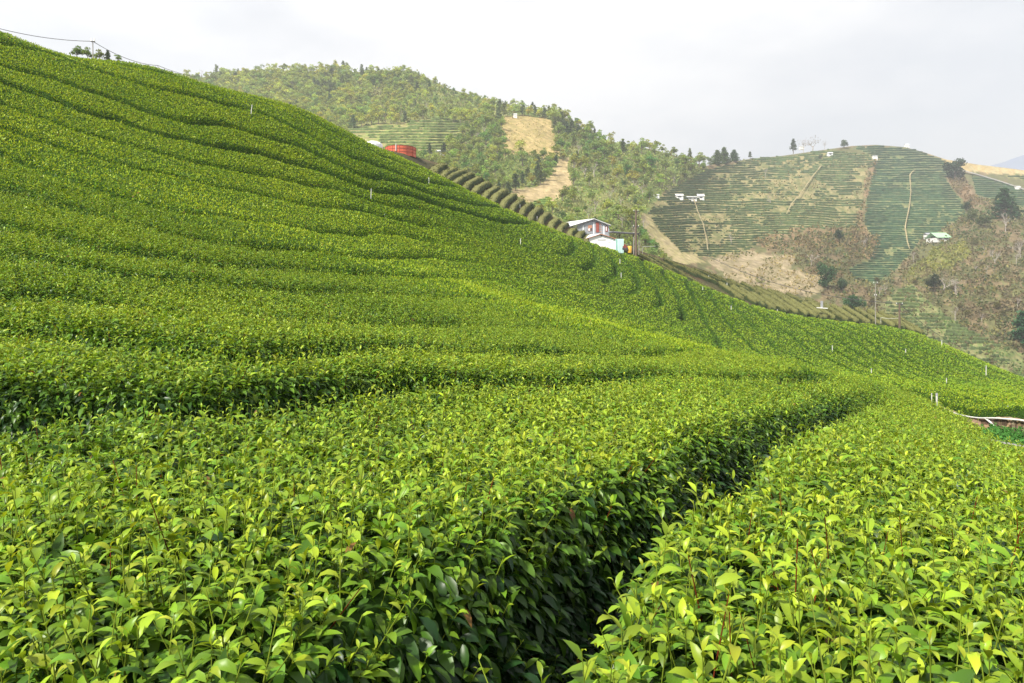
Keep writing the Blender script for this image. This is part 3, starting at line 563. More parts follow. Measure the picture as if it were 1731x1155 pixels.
panel('door_panel',1007.3,376,1012.8,393,M['rust'],.09)
w_=panel('window',994,381,1001,391,M['orange'],.06); q=MB(); q.box((LX(994.7),-.10,LZ(390.3)),(LX(997),-.062,LZ(386.5))); q.make('pane',M['roof'],w_); q=MB(); q.box((LX(998),-.10,LZ(390.3)),(LX(1000.4),-.062,LZ(385.8))); q.make('pane',M['glass'],w_)
w_=panel('window',1023.4,382.3,1027.2,392,M['rust'],.06); q=MB(); q.box((LX(1024.3),-.1,LZ(390.5)),(LX(1025.4),-.062,LZ(383.3))); q.make('pane',M['white'],w_)
for i,uu in enumerate((968,976,985,990,1003,1016,1020)): panel('wall_strip',uu,388-(.3*(uu-964)) if uu<1004 else 381,uu+1.6,400,M['grey'] if i%2 else M['roof'],.035)
for vv in (379,383,387,391): 
    q=MB(); q.box((LX(1014.2),-.08,LZ(vv+1.6)),(LX(1016.4),-.036,LZ(vv))); q.make('shutter_slat',M['orange'],t)
# white low building in front
Y2=112.; ox,oy,oz=hx(1018,Y2),Y2,hz(425,Y2)
def LX(u): return hx(u,Y2)-ox
def LZ(v): return hz(v,Y2)-oz
t=empty('white_building',(ox,oy,oz),'low white building with orange edged roof in front of the grey shed','building')
g=[(LX(986),LZ(432)),(LX(1041),LZ(432)),(LX(1041),LZ(405.5)),(LX(1015.5),LZ(397.4)),(LX(986),LZ(406))]
q=MB(); q.add([(x,0,z) for x,z in g]+[(x,3.2,z) for x,z in g],[(0,1,6,5),(1,2,7,6),(4,0,5,9)]); q.add([(g[i][0],0,g[i][1]) for i in (0,1,2,4)],[(0,1,2,3)]); q.add([(g[i][0],0,g[i][1]) for i in (4,2,3)],[(0,1,2)]); q.make('wall',M['white'],t)
q=MB(); e0=(LX(983),LZ(406.6)); ap=(LX(1015.5),LZ(396.4)); e1=(LX(1043),LZ(405.2))
q.slab([(e0[0],-.25,e0[1]),(ap[0],-.25,ap[1]),(ap[0]-1.6,3.4,ap[1]+.1),(e0[0]-1.6,3.4,e0[1]+.1)],(0,0,.1)); q.slab([(ap[0],-.25,ap[1]),(e1[0],-.25,e1[1]),(e1[0]-1.,3.4,e1[1]+.1),(ap[0]-1.6,3.4,ap[1]+.1)],(0,0,.1)); rf_=q.make('roof',M['roof'],t)
q=MB(); q.slab([(e0[0],-.27,e0[1]-.02),(ap[0],-.27,ap[1]-.02),(ap[0],-.27,ap[1]+.1),(e0[0],-.27,e0[1]+.1)],(0,-.04,0)); q.slab([(ap[0],-.27,ap[1]-.02),(e1[0],-.27,e1[1]-.02),(e1[0],-.27,e1[1]+.1),(ap[0],-.27,ap[1]+.1)],(0,-.04,0)); q.make('roof_edge',M['orange'],rf_)
panel('vent',1015.4,397.9,1017.2,399.6,M['dark'],.05); panel('window',1010,405,1024,406.2,M['grey'],.05); panel('window',1027.5,404.5,1032,410,M['roof'],.06); panel('door_leaf',1033.5,405,1036.5,418,M['white'],.06)
# teal container
t=empty('storage_container',(hx(1048,111),111,hz(428,111)),'pale teal storage container at the right end of the white building','container')
s1=F/111; q=MB(); q.box((-6.5/s1,0,0),(6.5/s1,2.4,24/s1)); q.make('container_body',M['teal'],t)
for k in range(5): q=MB(); q.box(((-5+k*2.6)/s1,-.05,1/s1),((-4.2+k*2.6)/s1,-.004,23/s1)); q.make('rib',M['teal'],t)
q=MB(); q.box((-6.7/s1,-.06,0),(-5.5/s1,-.003,24.2/s1)); q.make('corner_post',mat('teal_dark',(.20,.45,.38),.5),t)
# lean-to canopy
t=empty('open_canopy',(hx(1053,114),114,hz(426,114)),'open lean-to canopy with thin grey roof right of the grey shed','canopy'); s1=F/114
q=MB(); q.slab([(-22/s1,-1.5,33/s1),(24/s1,-1.5,29.5/s1),(24/s1,3,31/s1),(-22/s1,3,34.5/s1)],(0,0,.10)); rf_=q.make('roof',M['grey'],t); q=MB(); q.slab([(-22/s1,-1.52,31.5/s1),(24/s1,-1.52,28/s1),(24/s1,-1.52,30.0/s1),(-22/s1,-1.52,33.4/s1)],(0,-.06,0)); q.make('fascia',M['dark'],rf_)
for u_,m_ in ((16,M['palewood']),(-2,M['wood']),(22,M['wood'])): q=MB(); q.tube([(u_/s1,-1.2 if u_==16 else 2.6,-.5),(u_/s1,-1.2 if u_==16 else 2.6,31/s1)],.09,6); q.make('post',m_,t)
q=MB(); q.tube([(0,0,-.3),(0,0,.1),(0,0,.75),(0,0,.8)],[.32,.34,.34,.27],14); o=q.make('drum',M['yellow'],None,True); o.location=P3(1064.5,424.5,110); tag(o,'yellow drum standing under the canopy','drum')
t=empty('cultivator',P3(1056.5,422,110),'small dark red farm machine between the teal container and yellow drum','machine')
q=MB(); q.box((-.32,-.3,.05),(.32,.3,.55)); q.box((-.2,-.25,.55),(.12,.2,.8)); q.make('body',M['rust'],t)
for s in (-1,1): q=MB(); q.tube([(s*.25,-.36,.1),(s*.25,-.28,.1)],.22,12); q.make('wheel',M['dark'],t)
q=MB(); q.tube([(.25,0,.5),(.55,0,.85),(.7,0,.85)],.03,5); q.make('handle',M['dark'],t)
for u,v0,v1,l in ((1080,431,399,'thin pale post right of the tall utility pole'),(1086,430,416,'short white post of the wire fence right of the utility pole')):
    m=MB(); m.tube([P3(u,v0,113),P3(u,v1,113)],.06,6); o=m.make('fence_post',M['palewood']); tag(o,l,'post')
m=MB(); m.tube([P3(1086,417,113),P3(1108,416.5,114)],.03,5); o=m.make('fence_wire',M['pipe']); tag(o,'pale wire stretched from the short white post','wire')
m=MB(); p=P3(1390,526,124); s1=124/F; m.box(p+np.array([-1.3,0,6])*s1,p+np.array([1.3,4,17])*s1); o=m.make('valve_station',M['grey']); tag(o,'small grey pump box on a white base behind the clipped hedges','pump'); m=MB(); m.slab([p+np.array([-7,-3,5])*s1,p+np.array([8,-3,4])*s1,p+np.array([8,6,4])*s1,p+np.array([-7,6,5])*s1],(0,0,.14)); m.make('base',M['white'],o)

# ================================================================ the far hillsides: one terrain sheet surveyed by (u, v, depth)
DC=[(150,150,520),(250,135,520),(420,128,500),(545,122,500),(690,122,480),(760,152,470),(860,180,460),(930,190,450),(1010,236,440),(1100,255,450),(1190,284,470),
(600,200,400),(700,170,430),(650,235,330),(750,250,320),(800,220,370),(890,230,380),(850,300,290),(950,300,310),(1000,260,370),(930,350,240),(1050,330,290),(1000,400,205),(1100,400,250),(1060,360,250),(700,300,250),(800,350,215),(1100,450,215),
(1270,270,590),(1400,254,620),(1480,246,640),(1560,259,650),(1620,278,640),(1731,292,640),(1900,310,600),
(1150,330,390),(1150,380,310),(1200,330,430),(1300,330,450),(1300,400,350),(1400,350,440),(1470,330,500),(1550,330,490),(1600,380,390),(1680,400,340),(1731,350,430),(1731,450,270),(1600,450,300),(1500,440,350),(1400,430,320),(1350,480,260),(1250,450,265),(1450,520,245),(1550,540,235),(1650,560,220),(1731,620,200),(1900,660,200),(1200,480,220),(1300,560,200),(1000,480,185),(1500,620,190),(700,380,200),(500,300,260),(400,200,390),(250,250,380),(150,300,350),(1900,450,280)]
def FQ(u,v): return np.stack([np.asarray(u,float)/300.,np.asarray(v,float)/150.],-1)
DM=tps_fit(FQ([d[0] for d in DC],[d[1] for d in DC]),np.log([d[2] for d in DC]),lam=.002)
SKU=[100,150,250,310,380,420,470,545,600,660,690,720,760,800,850,900,930,980,1010,1060,1100,1150,1190,1220,1270,1320,1400,1440,1480,1530,1560,1600,1650,1731,1900]
SKV=[165,155,140,133,128,124,122,120,122,119,119,131,150,162,176,183,188,214,233,246,252,266,281,276,268.5,264,252.5,247,245,249,257,270,278,288,300]
def skyv(u): return np.interp(u,SKU,SKV)
def depth(u,v):
    d=np.exp(tps_eval(DM,FQ(u,v)))
    return d*(1+.035*(fbm(np.asarray(u)*.022,np.asarray(v)*.035,21,3)-.5))
def HP(u,v,up=0.0):
    u=np.asarray(u,float); v=np.asarray(v,float); p=P3(u,v,depth(u,v)); p[...,2]+=up; return p
gu2=np.arange(100,1901,3.); tt=np.linspace(0,1,150)
U2,T2=np.meshgrid(gu2,tt,indexing='ij'); sv_=skyv(U2); bot=np.interp(U2,[100,500,700,1000,1300,1560,1731,1900],[330,330,400,500,590,640,700,740]); V2=sv_+(bot-sv_)*(1-(1-T2))
PTS=HP(U2,V2)
# regions
TEA1=[(578,216),(640,209),(700,204),(760,202),(792,212),(785,232),(760,248),(735,262),(700,268),(640,270),(600,245)]
DRY1=[(843,198),(880,194),(932,202),(940,235),(947,262),(915,268),(880,262),(850,265),(847,230)]
DRY2=[(968,262),(958,285),(968,312),(935,345),(905,362),(862,338),(856,322),(905,318),(930,300),(945,272)]
TEA2=[(896,344),(925,334),(933,338),(915,358),(900,356)]
SCAR=[(1082,362),(1100,362),(1130,395),(1165,420),(1190,445),(1150,450),(1118,425),(1090,395)]
TERL=[(1196,288),(1280,268),(1340,264),(1400,254),(1468,262),(1478,275),(1462,330),(1455,372),(1448,385),(1380,388),(1300,400),(1262,428),(1190,436),(1150,425),(1112,385),(1094,362),(1118,332),(1160,305)]
TERR_=[(1478,275),(1470,262),(1440,250),(1480,248),(1540,252),(1600,272),(1620,296),(1600,305),(1628,345),(1632,362),(1590,392),(1555,408),(1530,440),(1500,470),(1482,478),(1440,470),(1432,455),(1468,442),(1480,410),(1462,380),(1466,330)]
TERB=[(1640,296),(1700,310),(1745,330),(1900,350),(1900,400),(1745,352),(1690,345),(1650,328)]
TERD=[(1690,296),(1900,300),(1900,330),(1760,312)]
GULLY=[(1470,272),(1482,272),(1476,300),(1464,345),(1466,390),(1490,400),(1478,438),(1440,440),(1430,420),(1290,418),(1275,405),(1330,390),(1380,382),(1440,385),(1455,345)]
GULR=[(1600,305),(1628,296),(1640,320),(1665,345),(1640,352),(1625,335)]
TANL=[(1195,440),(1260,425),(1300,430),(1345,432),(1335,455),(1400,470),(1380,500),(1290,498),(1230,470)]
YEL=[(1560,440),(1580,420),(1632,408),(1640,430),(1610,455),(1560,470),(1525,490),(1530,465)]
GRN=[(1480,560),(1500,500),(1540,480),(1580,520),(1640,560),(1731,600),(1731,660),(1600,620)]
CREST=[(1560,252),(1640,268),(1720,278),(1900,280),(1900,300),(1720,296),(1640,292),(1600,276)]
def jitter(u,v,s=5): return u+s*(fbm(u*.11,v*.11,61,3)-.5)*2,v+s*(fbm(u*.11+7,v*.11,62,3)-.5)*2
def regions(u,v):
    col=np.empty(u.shape+(3,)); ju,jv=jitter(u,v); n1=fbm(u*.06,v*.09,71,4)[...,None]; n2=fbm(u*.2,v*.3,72,3)[...,None]
    left=(ju<1190)&~((jv>300)&(ju>1120))
    col[:]=np.where(n1>.55,np.array([.17,.13,.07]),np.array([.12,.12,.05]))*(.7+.6*n2)
    col[left]=(np.where(n1>.52,np.array([.14,.185,.05]),np.array([.18,.185,.065]))*(.7+.6*n2))[left]
    def put(poly,a,b,th=.5):
        m=inpoly(ju,jv,poly); col[m]=(np.where(n2>th,np.array(a),np.array(b))*(.8+.4*n1))[m]
    tan=(.25,.215,.10); tan2=(.15,.155,.06)
    put(TEA1,(.19,.22,.06),(.26,.24,.09)); put(DRY1,(.36,.275,.12),(.29,.235,.09)); put(DRY2,(.36,.28,.15),(.28,.22,.11)); put(TEA2,(.13,.20,.04),(.15,.2,.05)); put(SCAR,(.34,.28,.15),(.30,.26,.12))
    put(TERL,tan,tan2); put(TERR_,(.17,.175,.075),(.09,.125,.05)); put(TERB,(.07,.10,.035),(.10,.11,.045)); put(TERD,(.13,.15,.045),(.24,.22,.09))
    put(GULLY,(.22,.15,.08),(.15,.13,.06)); put(GULR,(.23,.165,.10),(.19,.13,.07)); put(TANL,(.31,.25,.155),(.24,.20,.11)); put(YEL,(.20,.2,.055),(.16,.15,.055)); put(GRN,(.13,.165,.055),(.19,.185,.08)); put(CREST,(.40,.33,.17),(.36,.27,.12))
    return np.clip(col,0,1)
col2=regions(U2,V2)
a,b=U2.shape; back_=PTS[:,:1].copy(); B1=back_.copy(); B1[...,1]+=60; B1[...,2]-=8; B2=back_.copy(); B2[...,1]+=900; B2[...,2]-=260; B2[...,0]*=1.8
V=np.concatenate([B2,B1,PTS],1); cfull=np.concatenate([col2[:,:1],col2[:,:1],col2],1); b=V.shape[1]; idx=np.arange(a*b).reshape(a,b); q=np.stack([idx[:-1,:-1],idx[1:,:-1],idx[1:,1:],idx[:-1,1:]],-1).reshape(-1,4)
o=mk('hills',V,q,M['hill'],col=cfull.reshape(-1,3),smooth=True); o['kind']='structure'
# far mountain
mu=np.linspace(1560,2100,60); mv=np.interp(mu,[1560,1660,1690,1712,1731,1760,1850,2000,2100],[300,283,277,268,262,250,225,240,262])+3*(fbm(mu*.08,mu*0,5,3)-.5)
rows_=[P3(mu,np.full(60,330.),3600)]+[P3(mu,330+(mv-330)*f,3600+500*f) for f in (.5,1.)]; l=rows_[-1].copy(); l[:,1]+=900; l[:,2]-=500; rows_.append(l)
V=np.array(rows_); a,b=V.shape[:2]; idx=np.arange(a*b).reshape(a,b); o=mk('mountain',V,np.stack([idx[:-1,:-1],idx[:-1,1:],idx[1:,1:],idx[1:,:-1]],-1).reshape(-1,4),M['mount'],smooth=True); o['kind']='structure'
# ---------------------------------------------------------------- tea terraces: hedge strips along the contours
def strips(name,label,poly,sp,greens,gapth,seed,patchy,wave=4.,kind='stuff'):
    xs=[p[0] for p in poly]; ys=[p[1] for p in poly]; mb_V=[];mb_F=[];mb_C=[];n0=0
    u=np.arange(min(xs),max(xs)+1,1.5)
    v=min(ys)
    while v<max(ys):
        vv=v+wave*(fbm(u*.012,np.full(u.shape,v*.02),seed,2)-.5)*2+.8*(fbm(u*.08,np.full(u.shape,v*.7),seed+1,2)-.5)*2
        ju,jv=jitter(u,vv,2.5); keep=inpoly(ju,jv,poly)
        den=fbm(u*.028,vv*.09,seed+5,3); fine=fbm(u*.16,vv*1.3,seed+6,2); pt=np.interp(u,*patchy) if patchy else gapth
        soft=np.clip(((.68*den+.32*fine)-pt)/.07+.5,0,1); keep&=soft>.04
        d=depth(u,vv); th=sp*np.interp(v,[min(ys),max(ys)],[1,1])*d/F; P=P3(u,vv,d); hgt=th*.62*(.75+.5*fine)*soft**.6; wid=th*1.1*(.35+.65*soft)*(.75+.5*fine)
        dn=-P.copy(); dn[:,2]=0; dn/=np.linalg.norm(dn,axis=1)[:,None]
        prof=[(.75,-.35),(.62,.55),(.15,.95),(-.45,.8),(-.6,-.2)]
        VV=np.stack([P+dn*(wid*a)[:,None]+np.array([0,0,1.])*(hgt*b)[:,None] for a,b in prof],1)
        kseg=keep[:-1]&keep[1:]
        if kseg.any():
            i=np.nonzero(kseg)[0]; F_=[]
            for j in range(4): F_.append(np.stack([i*5+j,(i+1)*5+j,(i+1)*5+j+1,i*5+j+1],-1))
            mb_F.append(np.concatenate(F_)+n0); mb_V.append(VV.reshape(-1,3)); n0+=len(VV)*5
            g=np.array(greens[0])*(1-den[:,None])+np.array(greens[1])*den[:,None]; c=g*(.65+.7*vn(u*.45,np.full(u.shape,v*3.3),seed+8)[:,None])
            mb_C.append(np.repeat(c,5,0))
        v+=sp*(1+.15*rng.uniform(-1,1))
    o=mk(name,np.concatenate(mb_V),np.concatenate(mb_F),M['terr'],col=np.concatenate(mb_C)); o['kind']=kind; o['label']=label; return o
PATHS=[[(1388,284),(1372,305),(1352,335),(1338,350),(1330,368)],[(1592,288),(1545,292),(1538,300),(1540,330),(1535,365),(1530,390),(1534,415),(1538,428)],[(1172,342),(1180,365),(1188,385),(1194,410),(1197,432)]]
G1=((.030,.062,.024),(.052,.088,.034))
strips('tea_terraces','patchy contour rows of tea on the left half of the far right hill',TERL,3.8,((.062,.10,.042),(.085,.125,.046)),.42,101,([1090,1180,1260,1330,1400,1460],[.45,.41,.38,.43,.44,.45]))
strips('tea_terraces','dense dark green contour rows of tea on the far right hill',TERR_,3.6,((.030,.070,.036),(.045,.09,.044)),.36,102,None,2.5)
strips('tea_terraces','dense dark tea rows right of the round dark tree',TERB,3.4,((.030,.070,.036),(.04,.08,.042)),.2,103,None,1.5)
strips('tea_terraces','loose tea rows at the right edge under the blue mountain',TERD,4.,((.04,.07,.03),(.08,.11,.04)),.4,104,None,1.5)
strips('tea_terraces','pale green tea rows on the left hill behind the red tank',TEA1,4.6,((.09,.145,.035),(.13,.17,.05)),.40,105,None,2)
strips('tea_terraces','small bright tea plot beside the tan slide',TEA2,3.6,((.10,.17,.03),(.12,.19,.04)),.1,106,None,1)
strips('tea_terraces','loose green rows on the near foot of the right hillside',GRN,6,((.05,.08,.03),(.09,.12,.04)),.50,107,None,4)
# footpaths as thin sheets
for pl,l in zip(PATHS,('diagonal','straight','curved')):
    pl=np.array(pl,float); t=np.linspace(0,1,60); s=np.linspace(0,1,len(pl)); u=np.interp(t,s,pl[:,0])+1.2*(fbm(t*14,t*0,3,2)-.5); v=np.interp(t,s,pl[:,1]); w_=.55+.9*fbm(t*9,t*0+4,9,2)
    A=HP(u-w_,v,2.2); B=HP(u+w_,v,2.2); V=np.stack([A,B],1); i=np.arange(59); o=mk('footpath',V.reshape(-1,3),np.stack([2*i,2*i+1,2*i+3,2*i+2],-1),M['hill'],col=np.tile((.30,.255,.14),(120,1))*rng.uniform(.8,1.15,(120,1))); o['kind']='structure'
# service road at the far right crest
pl=np.array([(1620,288),(1650,296),(1690,308),(1731,322),(1800,345)],float); A=HP(pl[:,0],pl[:,1]-.7,1.); B=HP(pl[:,0],pl[:,1]+.9,1.); V=np.stack([A,B],1); i=np.arange(4); o=mk('road',V.reshape(-1,3),np.stack([2*i,2*i+1,2*i+3,2*i+2],-1),M['concrete']); o['kind']='structure'
# ---------------------------------------------------------------- undergrowth: leaf clumps by region
def clumps(p,size,col,elong=.8):
    n=len(p); az=rng.random(n)*6.283; V,a,b=leaves(p,az,rng.normal(.5,.55,n),np.zeros(n),size,size*elong,rng.normal(0,.8,n),1); return V,a,b,col
bag=Bag()
def brush(poly,n,cols,sizepx=(3,7),exc=(),hpx=4,seed=1,lump=.45):
    xs=[p[0] for p in poly]; ys=[p[1] for p in poly]; u=rng.uniform(min(xs),max(xs),n*3); v=rng.uniform(min(ys),max(ys),n*3); ju,jv=jitter(u,v,6); k=inpoly(ju,jv,poly)&(v>skyv(u)+1)
    for e in exc: k&=~inpoly(ju,jv,e)
    f=fbm(u*.07,v*.11,seed,3); k&=f>lump-.08*rng.random(len(u)); u,v,f=u[k][:n],v[k][:n],f[k][:n]
    if not len(u): return
    d=depth(u,v); h=np.clip((f-lump)*5,0.1,1)*hpx*rng.random(len(u))*d/F; p=P3(u,v,d); p[:,2]+=h
    g=fbm(u*.05+11,v*.08,seed+9,3); ci=np.clip(((g-.25)*2*len(cols)+rng.normal(0,.5,len(u))),0,len(cols)-1).astype(int); c=np.array(cols)[ci]*rng.uniform(.6,1.5,(len(u),1))
    s=rng.uniform(*sizepx,len(u))*d/F*.75; bag.add(*clumps(p,s,np.clip(c,0,1)))
BR=[(1280,412),(1440,385),(1470,400),(1490,440),(1430,455),(1480,480),(1500,475),(1535,440),(1560,400),(1630,360),(1640,330),(1700,345),(1760,370),(1900,400),(1900,660),(1760,640),(1600,620),(1450,560),(1390,500),(1340,440)]
BRUSHC=[(.12,.10,.06),(.15,.105,.06),(.10,.11,.045),(.18,.155,.06),(.07,.10,.035),(.15,.13,.08)]
brush(BR,26000,BRUSHC,exc=(YEL,TERR_,TANL,GRN),seed=31,hpx=7,lump=.40)
brush(YEL,1600,[(.20,.21,.055),(.24,.22,.055),(.15,.16,.05),(.16,.13,.07)],exc=(),seed=32,hpx=3,lump=.3)
brush(GULLY,2500,[(.20,.125,.065),(.17,.13,.065),(.11,.11,.05),(.22,.16,.08)],seed=33,hpx=5,lump=.38)
brush(GULR,700,[(.2,.13,.075),(.15,.12,.065)],seed=34,hpx=4)
brush(GRN,2500,[(.10,.15,.04),(.17,.17,.06),(.13,.1,.055)],seed=35,hpx=3,lump=.48)
brush(TERL,2600,[(.22,.19,.08),(.17,.13,.075),(.12,.13,.04)],exc=(),seed=36,hpx=3,lump=.55,sizepx=(2,5))
brush(TANL,900,[(.30,.22,.1),(.22,.17,.07),(.14,.14,.05)],seed=37,hpx=2,lump=.5)
FOR=[(200,130),(310,128),(420,122),(550,116),(690,118),(760,150),(850,176),(930,186),(1010,234),(1100,252),(1190,280),(1196,290),(1155,306),(1118,330),(1090,355),(1085,372),(1105,405),(1140,440),(1120,450),(1080,440),(1050,405),(940,410),(700,300),(560,225),(300,150)]
brush(FOR,42000,[(.22,.27,.075),(.27,.295,.08),(.17,.23,.07),(.26,.25,.09),(.19,.21,.08)],exc=(TEA1,DRY1,DRY2,TEA2,SCAR),sizepx=(3,6.5),seed=38,hpx=6,lump=.30)
brush(DRY1,500,[(.36,.28,.13),(.28,.23,.09)],seed=39,hpx=1.5,sizepx=(2,4))
o=bag.make('undergrowth',M['crown'],None); o['kind']='stuff'; o['label']='mixed olive, rusty and brown scrub covering the far hillsides'
# ---------------------------------------------------------------- trees
def tree_mesh(kind,seed,dens=1.0):
    r=np.random.default_rng(seed); m=MB(); P=[];S=[];Cc=[]
    if kind=='broad':
        h=1.0; m.tube([(0,0,-.12),(.01,0,.2),(.03,.02,.45)],[.035,.028,.018],6)
        nl=r.integers(7,12)
        for i in range(nl):
            a=r.random()*6.283; rad=r.uniform(.05,.30); z=r.uniform(.20,.84); c=np.array([rad*math.cos(a),rad*math.sin(a),z]); R_=r.uniform(.13,.23)*(1.1-.3*z)
            m.tube([(0.015,.01,.3),c*.6+np.array([0,0,.12]),c],[.014,.009,.004],4)
            n=int(64*dens); d=r.normal(0,1,(n,3)); d/=np.linalg.norm(d,axis=1)[:,None]; d[:,2]=np.abs(d[:,2])*1.0-.25*r.random(n)
            P.append(c+d*R_*r.uniform(.65,1.08,(n,1))); S.append(r.uniform(.048,.09,n)/dens**.5); t=r.uniform(.7,1.3); Cc.append(np.array([.235,.315,.082])*t*r.uniform(.65,1.35,(n,1))*(1+r.normal(0,.06,3)))
    elif kind=='pine':
        m.tube([(0,0,-.1),(.01,0,.5),(.0,.01,.96)],[.03,.02,.006],6)
        for i,z in enumerate(np.linspace(.24,.97,9)):
            rr=.30*(1-z)**.75+.04; nb=5 if z<.8 else 3
            for b in range(nb):
                a=r.random()*6.283; L_=rr*r.uniform(.7,1.15); e=np.array([L_*math.cos(a),L_*math.sin(a),-.05*r.random()+.02]); m.tube([(0,0,z),e*.6+(0,0,z),e+np.array([0,0,z])],[.008,.006,.003],4)
                n=int(14*dens); t=r.uniform(.25,1.05,n)[:,None]; P.append(np.array([0,0,z])+e*t+r.normal(0,.025,(n,3))); S.append(r.uniform(.05,.10,n)/dens**.5); Cc.append(np.array([.085,.13,.055])*r.uniform(.6,1.5,(n,1)))
    elif kind=='dense':
        m.tube([(0,0,-.12),(.01,0,.2),(.0,.02,.5)],[.04,.03,.015],6)
        for i in range(16):
            a=r.random()*6.283; z=r.uniform(.22,.86); rad=r.uniform(.1,.40)*(1-abs(z-.5)*1.1); c=np.array([rad*math.cos(a),rad*math.sin(a),z]); n=90; d=r.normal(0,1,(n,3)); d/=np.linalg.norm(d,axis=1)[:,None]
            P.append(c+d*r.uniform(.11,.19)*r.uniform(.6,1.08,(n,1))); S.append(r.uniform(.04,.08,n)); Cc.append(np.array([.085,.13,.05])*r.uniform(.7,1.25)*r.uniform(.6,1.4,(n,1)))
    elif kind=='fir':
        m.tube([(0,0,-.1),(.01,0,.5),(.0,.01,.96)],[.035,.02,.006],6)
        for i,z in enumerate(np.linspace(.06,.97,13)):
            rr=.42*(1-z)**.8+.03
            for b in range(9 if z<.7 else 5):
                a=r.random()*6.283; L_=rr*r.uniform(.7,1.12); e=np.array([L_*math.cos(a),L_*math.sin(a),-.06*L_]); n=20; t=r.uniform(.1,1.05,n)[:,None]; P.append(np.array([0,0,z])+e*t+r.normal(0,.028,(n,3))); S.append(r.uniform(.045,.085,n)); Cc.append(np.array([.075,.13,.05])*r.uniform(.55,1.4,(n,1)))
    elif kind=='bare':
        def br(p,d,L_,rad,k):
            q=p+d*L_; m.tube([p,(p+q)/2+r.normal(0,.02,3)*L_*2,q],[rad,rad*.8,rad*.55],4)
            if k==0: return
            for _ in range(3 if k>1 else 4):
                dd=d+r.normal(0,.5,3); dd[2]=abs(dd[2])*.8+.25; dd/=np.linalg.norm(dd); br(p+d*L_*r.uniform(.5,1),dd,L_*r.uniform(.55,.8),rad*.55,k-1)
        br(np.array([0,0,-.1]),np.array([.03,.02,1.]),.42,.026,3)
        n=int(70*dens); P.append(np.stack([r.normal(0,.18,n),r.normal(0,.18,n),r.uniform(.45,1.0,n)],-1)); S.append(r.uniform(.03,.06,n)); Cc.append(np.array([.24,.19,.15])*r.uniform(.6,1.3,(n,1)))
    else: # shrub
        m.tube([(0,0,-.1),(0,0,.3)],[.03,.015],5)
        for i in range(6):
            a=r.random()*6.283; c=np.array([.25*math.cos(a)*r.random(),.25*math.sin(a)*r.random(),r.uniform(.3,.7)]); n=int(60*dens); d=r.normal(0,1,(n,3)); d/=np.linalg.norm(d,axis=1)[:,None]; P.append(c+d*np.array([.26,.26,.26])*r.uniform(.7,1.05,(n,1))); S.append(r.uniform(.06,.11,n)); Cc.append(np.array([.07,.12,.035])*r.uniform(.6,1.4,(n,1)))
    P=np.concatenate(P); S=np.concatenate(S); Cc=np.concatenate(Cc); n=len(P); az=r.random(n)*6.283
    V,a,b=leaves(P,az,r.normal(.35,.5,n),np.zeros(n),S*1.15,S*.95,r.normal(0,.8,n),1)
    return m,V,a,np.clip(Cc,0,1)
KIND={}
for kind,nvar in (('broad',7),('pine',4),('bare',4),('shrub',3),('dense',2),('fir',2)):
    for i in range(nvar):
        tm,V,a,c=tree_mesh(kind,100+i*17+len(kind)); KIND[kind,i]=(tm,V,a,c,nvar)
DATA={}
def plant(kind,var,u,v,hpx,label,group,cat='tree',name=None,tint=None,wide=1.0,matname='crown',D=None):
    d=D or float(depth(np.array([u]),np.array([v]))[0]); base=P3(u,v,d); h=hpx/F*d
    tm,V,a,c,nv=KIND[kind,var%KIND[kind,0][4]]
    nm=name or {'broad':'broadleaf_tree','pine':'conifer_tree','bare':'bare_tree','shrub':'shrub','dense':'broadleaf_tree','fir':'conifer_tree'}[kind]
    e=empty(nm,base,label,cat,group,rng.random()*6.283); e.scale=(h*wide,h*wide,h)
    key=(kind,var%nv,tint)
    if key not in DATA:
        t_=tm.make('trunk',M['palebark'] if kind=='bare' else M['bark'],e); b=Bag(); b.add(V,a,np.zeros((0,4),int),np.clip(c*(np.array(tint) if tint else 1),0,1)); k_=b.make('crown',M['crown'],e,False); DATA[key]=(t_,k_)
    else:
        for s in DATA[key]:
            o=s.copy(); C.objects.link(o); o.parent=e
    return e
EXC=(TEA1,DRY1,DRY2,TEA2,SCAR)
# forest positions: jittered scatter with rejection
pos=[]
cand=np.stack([rng.uniform(240,1200,26000),rng.uniform(112,455,26000)],-1); ju,jv=jitter(cand[:,0],cand[:,1],5); k=inpoly(ju,jv,FOR)&(cand[:,1]>skyv(cand[:,0])+1)
for e in EXC: k&=~inpoly(ju,jv-3,e)
sparse=fbm(cand[:,0]*.016,cand[:,1]*.025,44,3); cand=cand[k]; sparse=sparse[k]
grid={}
for (u,v),s_ in zip(cand,sparse):
    rad=(6.6+4.0*min(1,max(0,(v-150)/200)))*(1.0 if u<720 else (1.1+1.5*max(0,s_-.45)*3)); cx,cy=int(u//12),int(v//12); okk=True
    for i in (-2,-1,0,1,2):
        for j in (-2,-1,0,1,2):
            for (a_,b_,r_) in grid.get((cx+i,cy+j),()):
                if (a_-u)**2+((b_-v)*1.25)**2<(.5*(rad+r_))**2: okk=False
    if okk: grid.setdefault((cx,cy),[]).append((u,v,rad)); pos.append((u,v,rad))
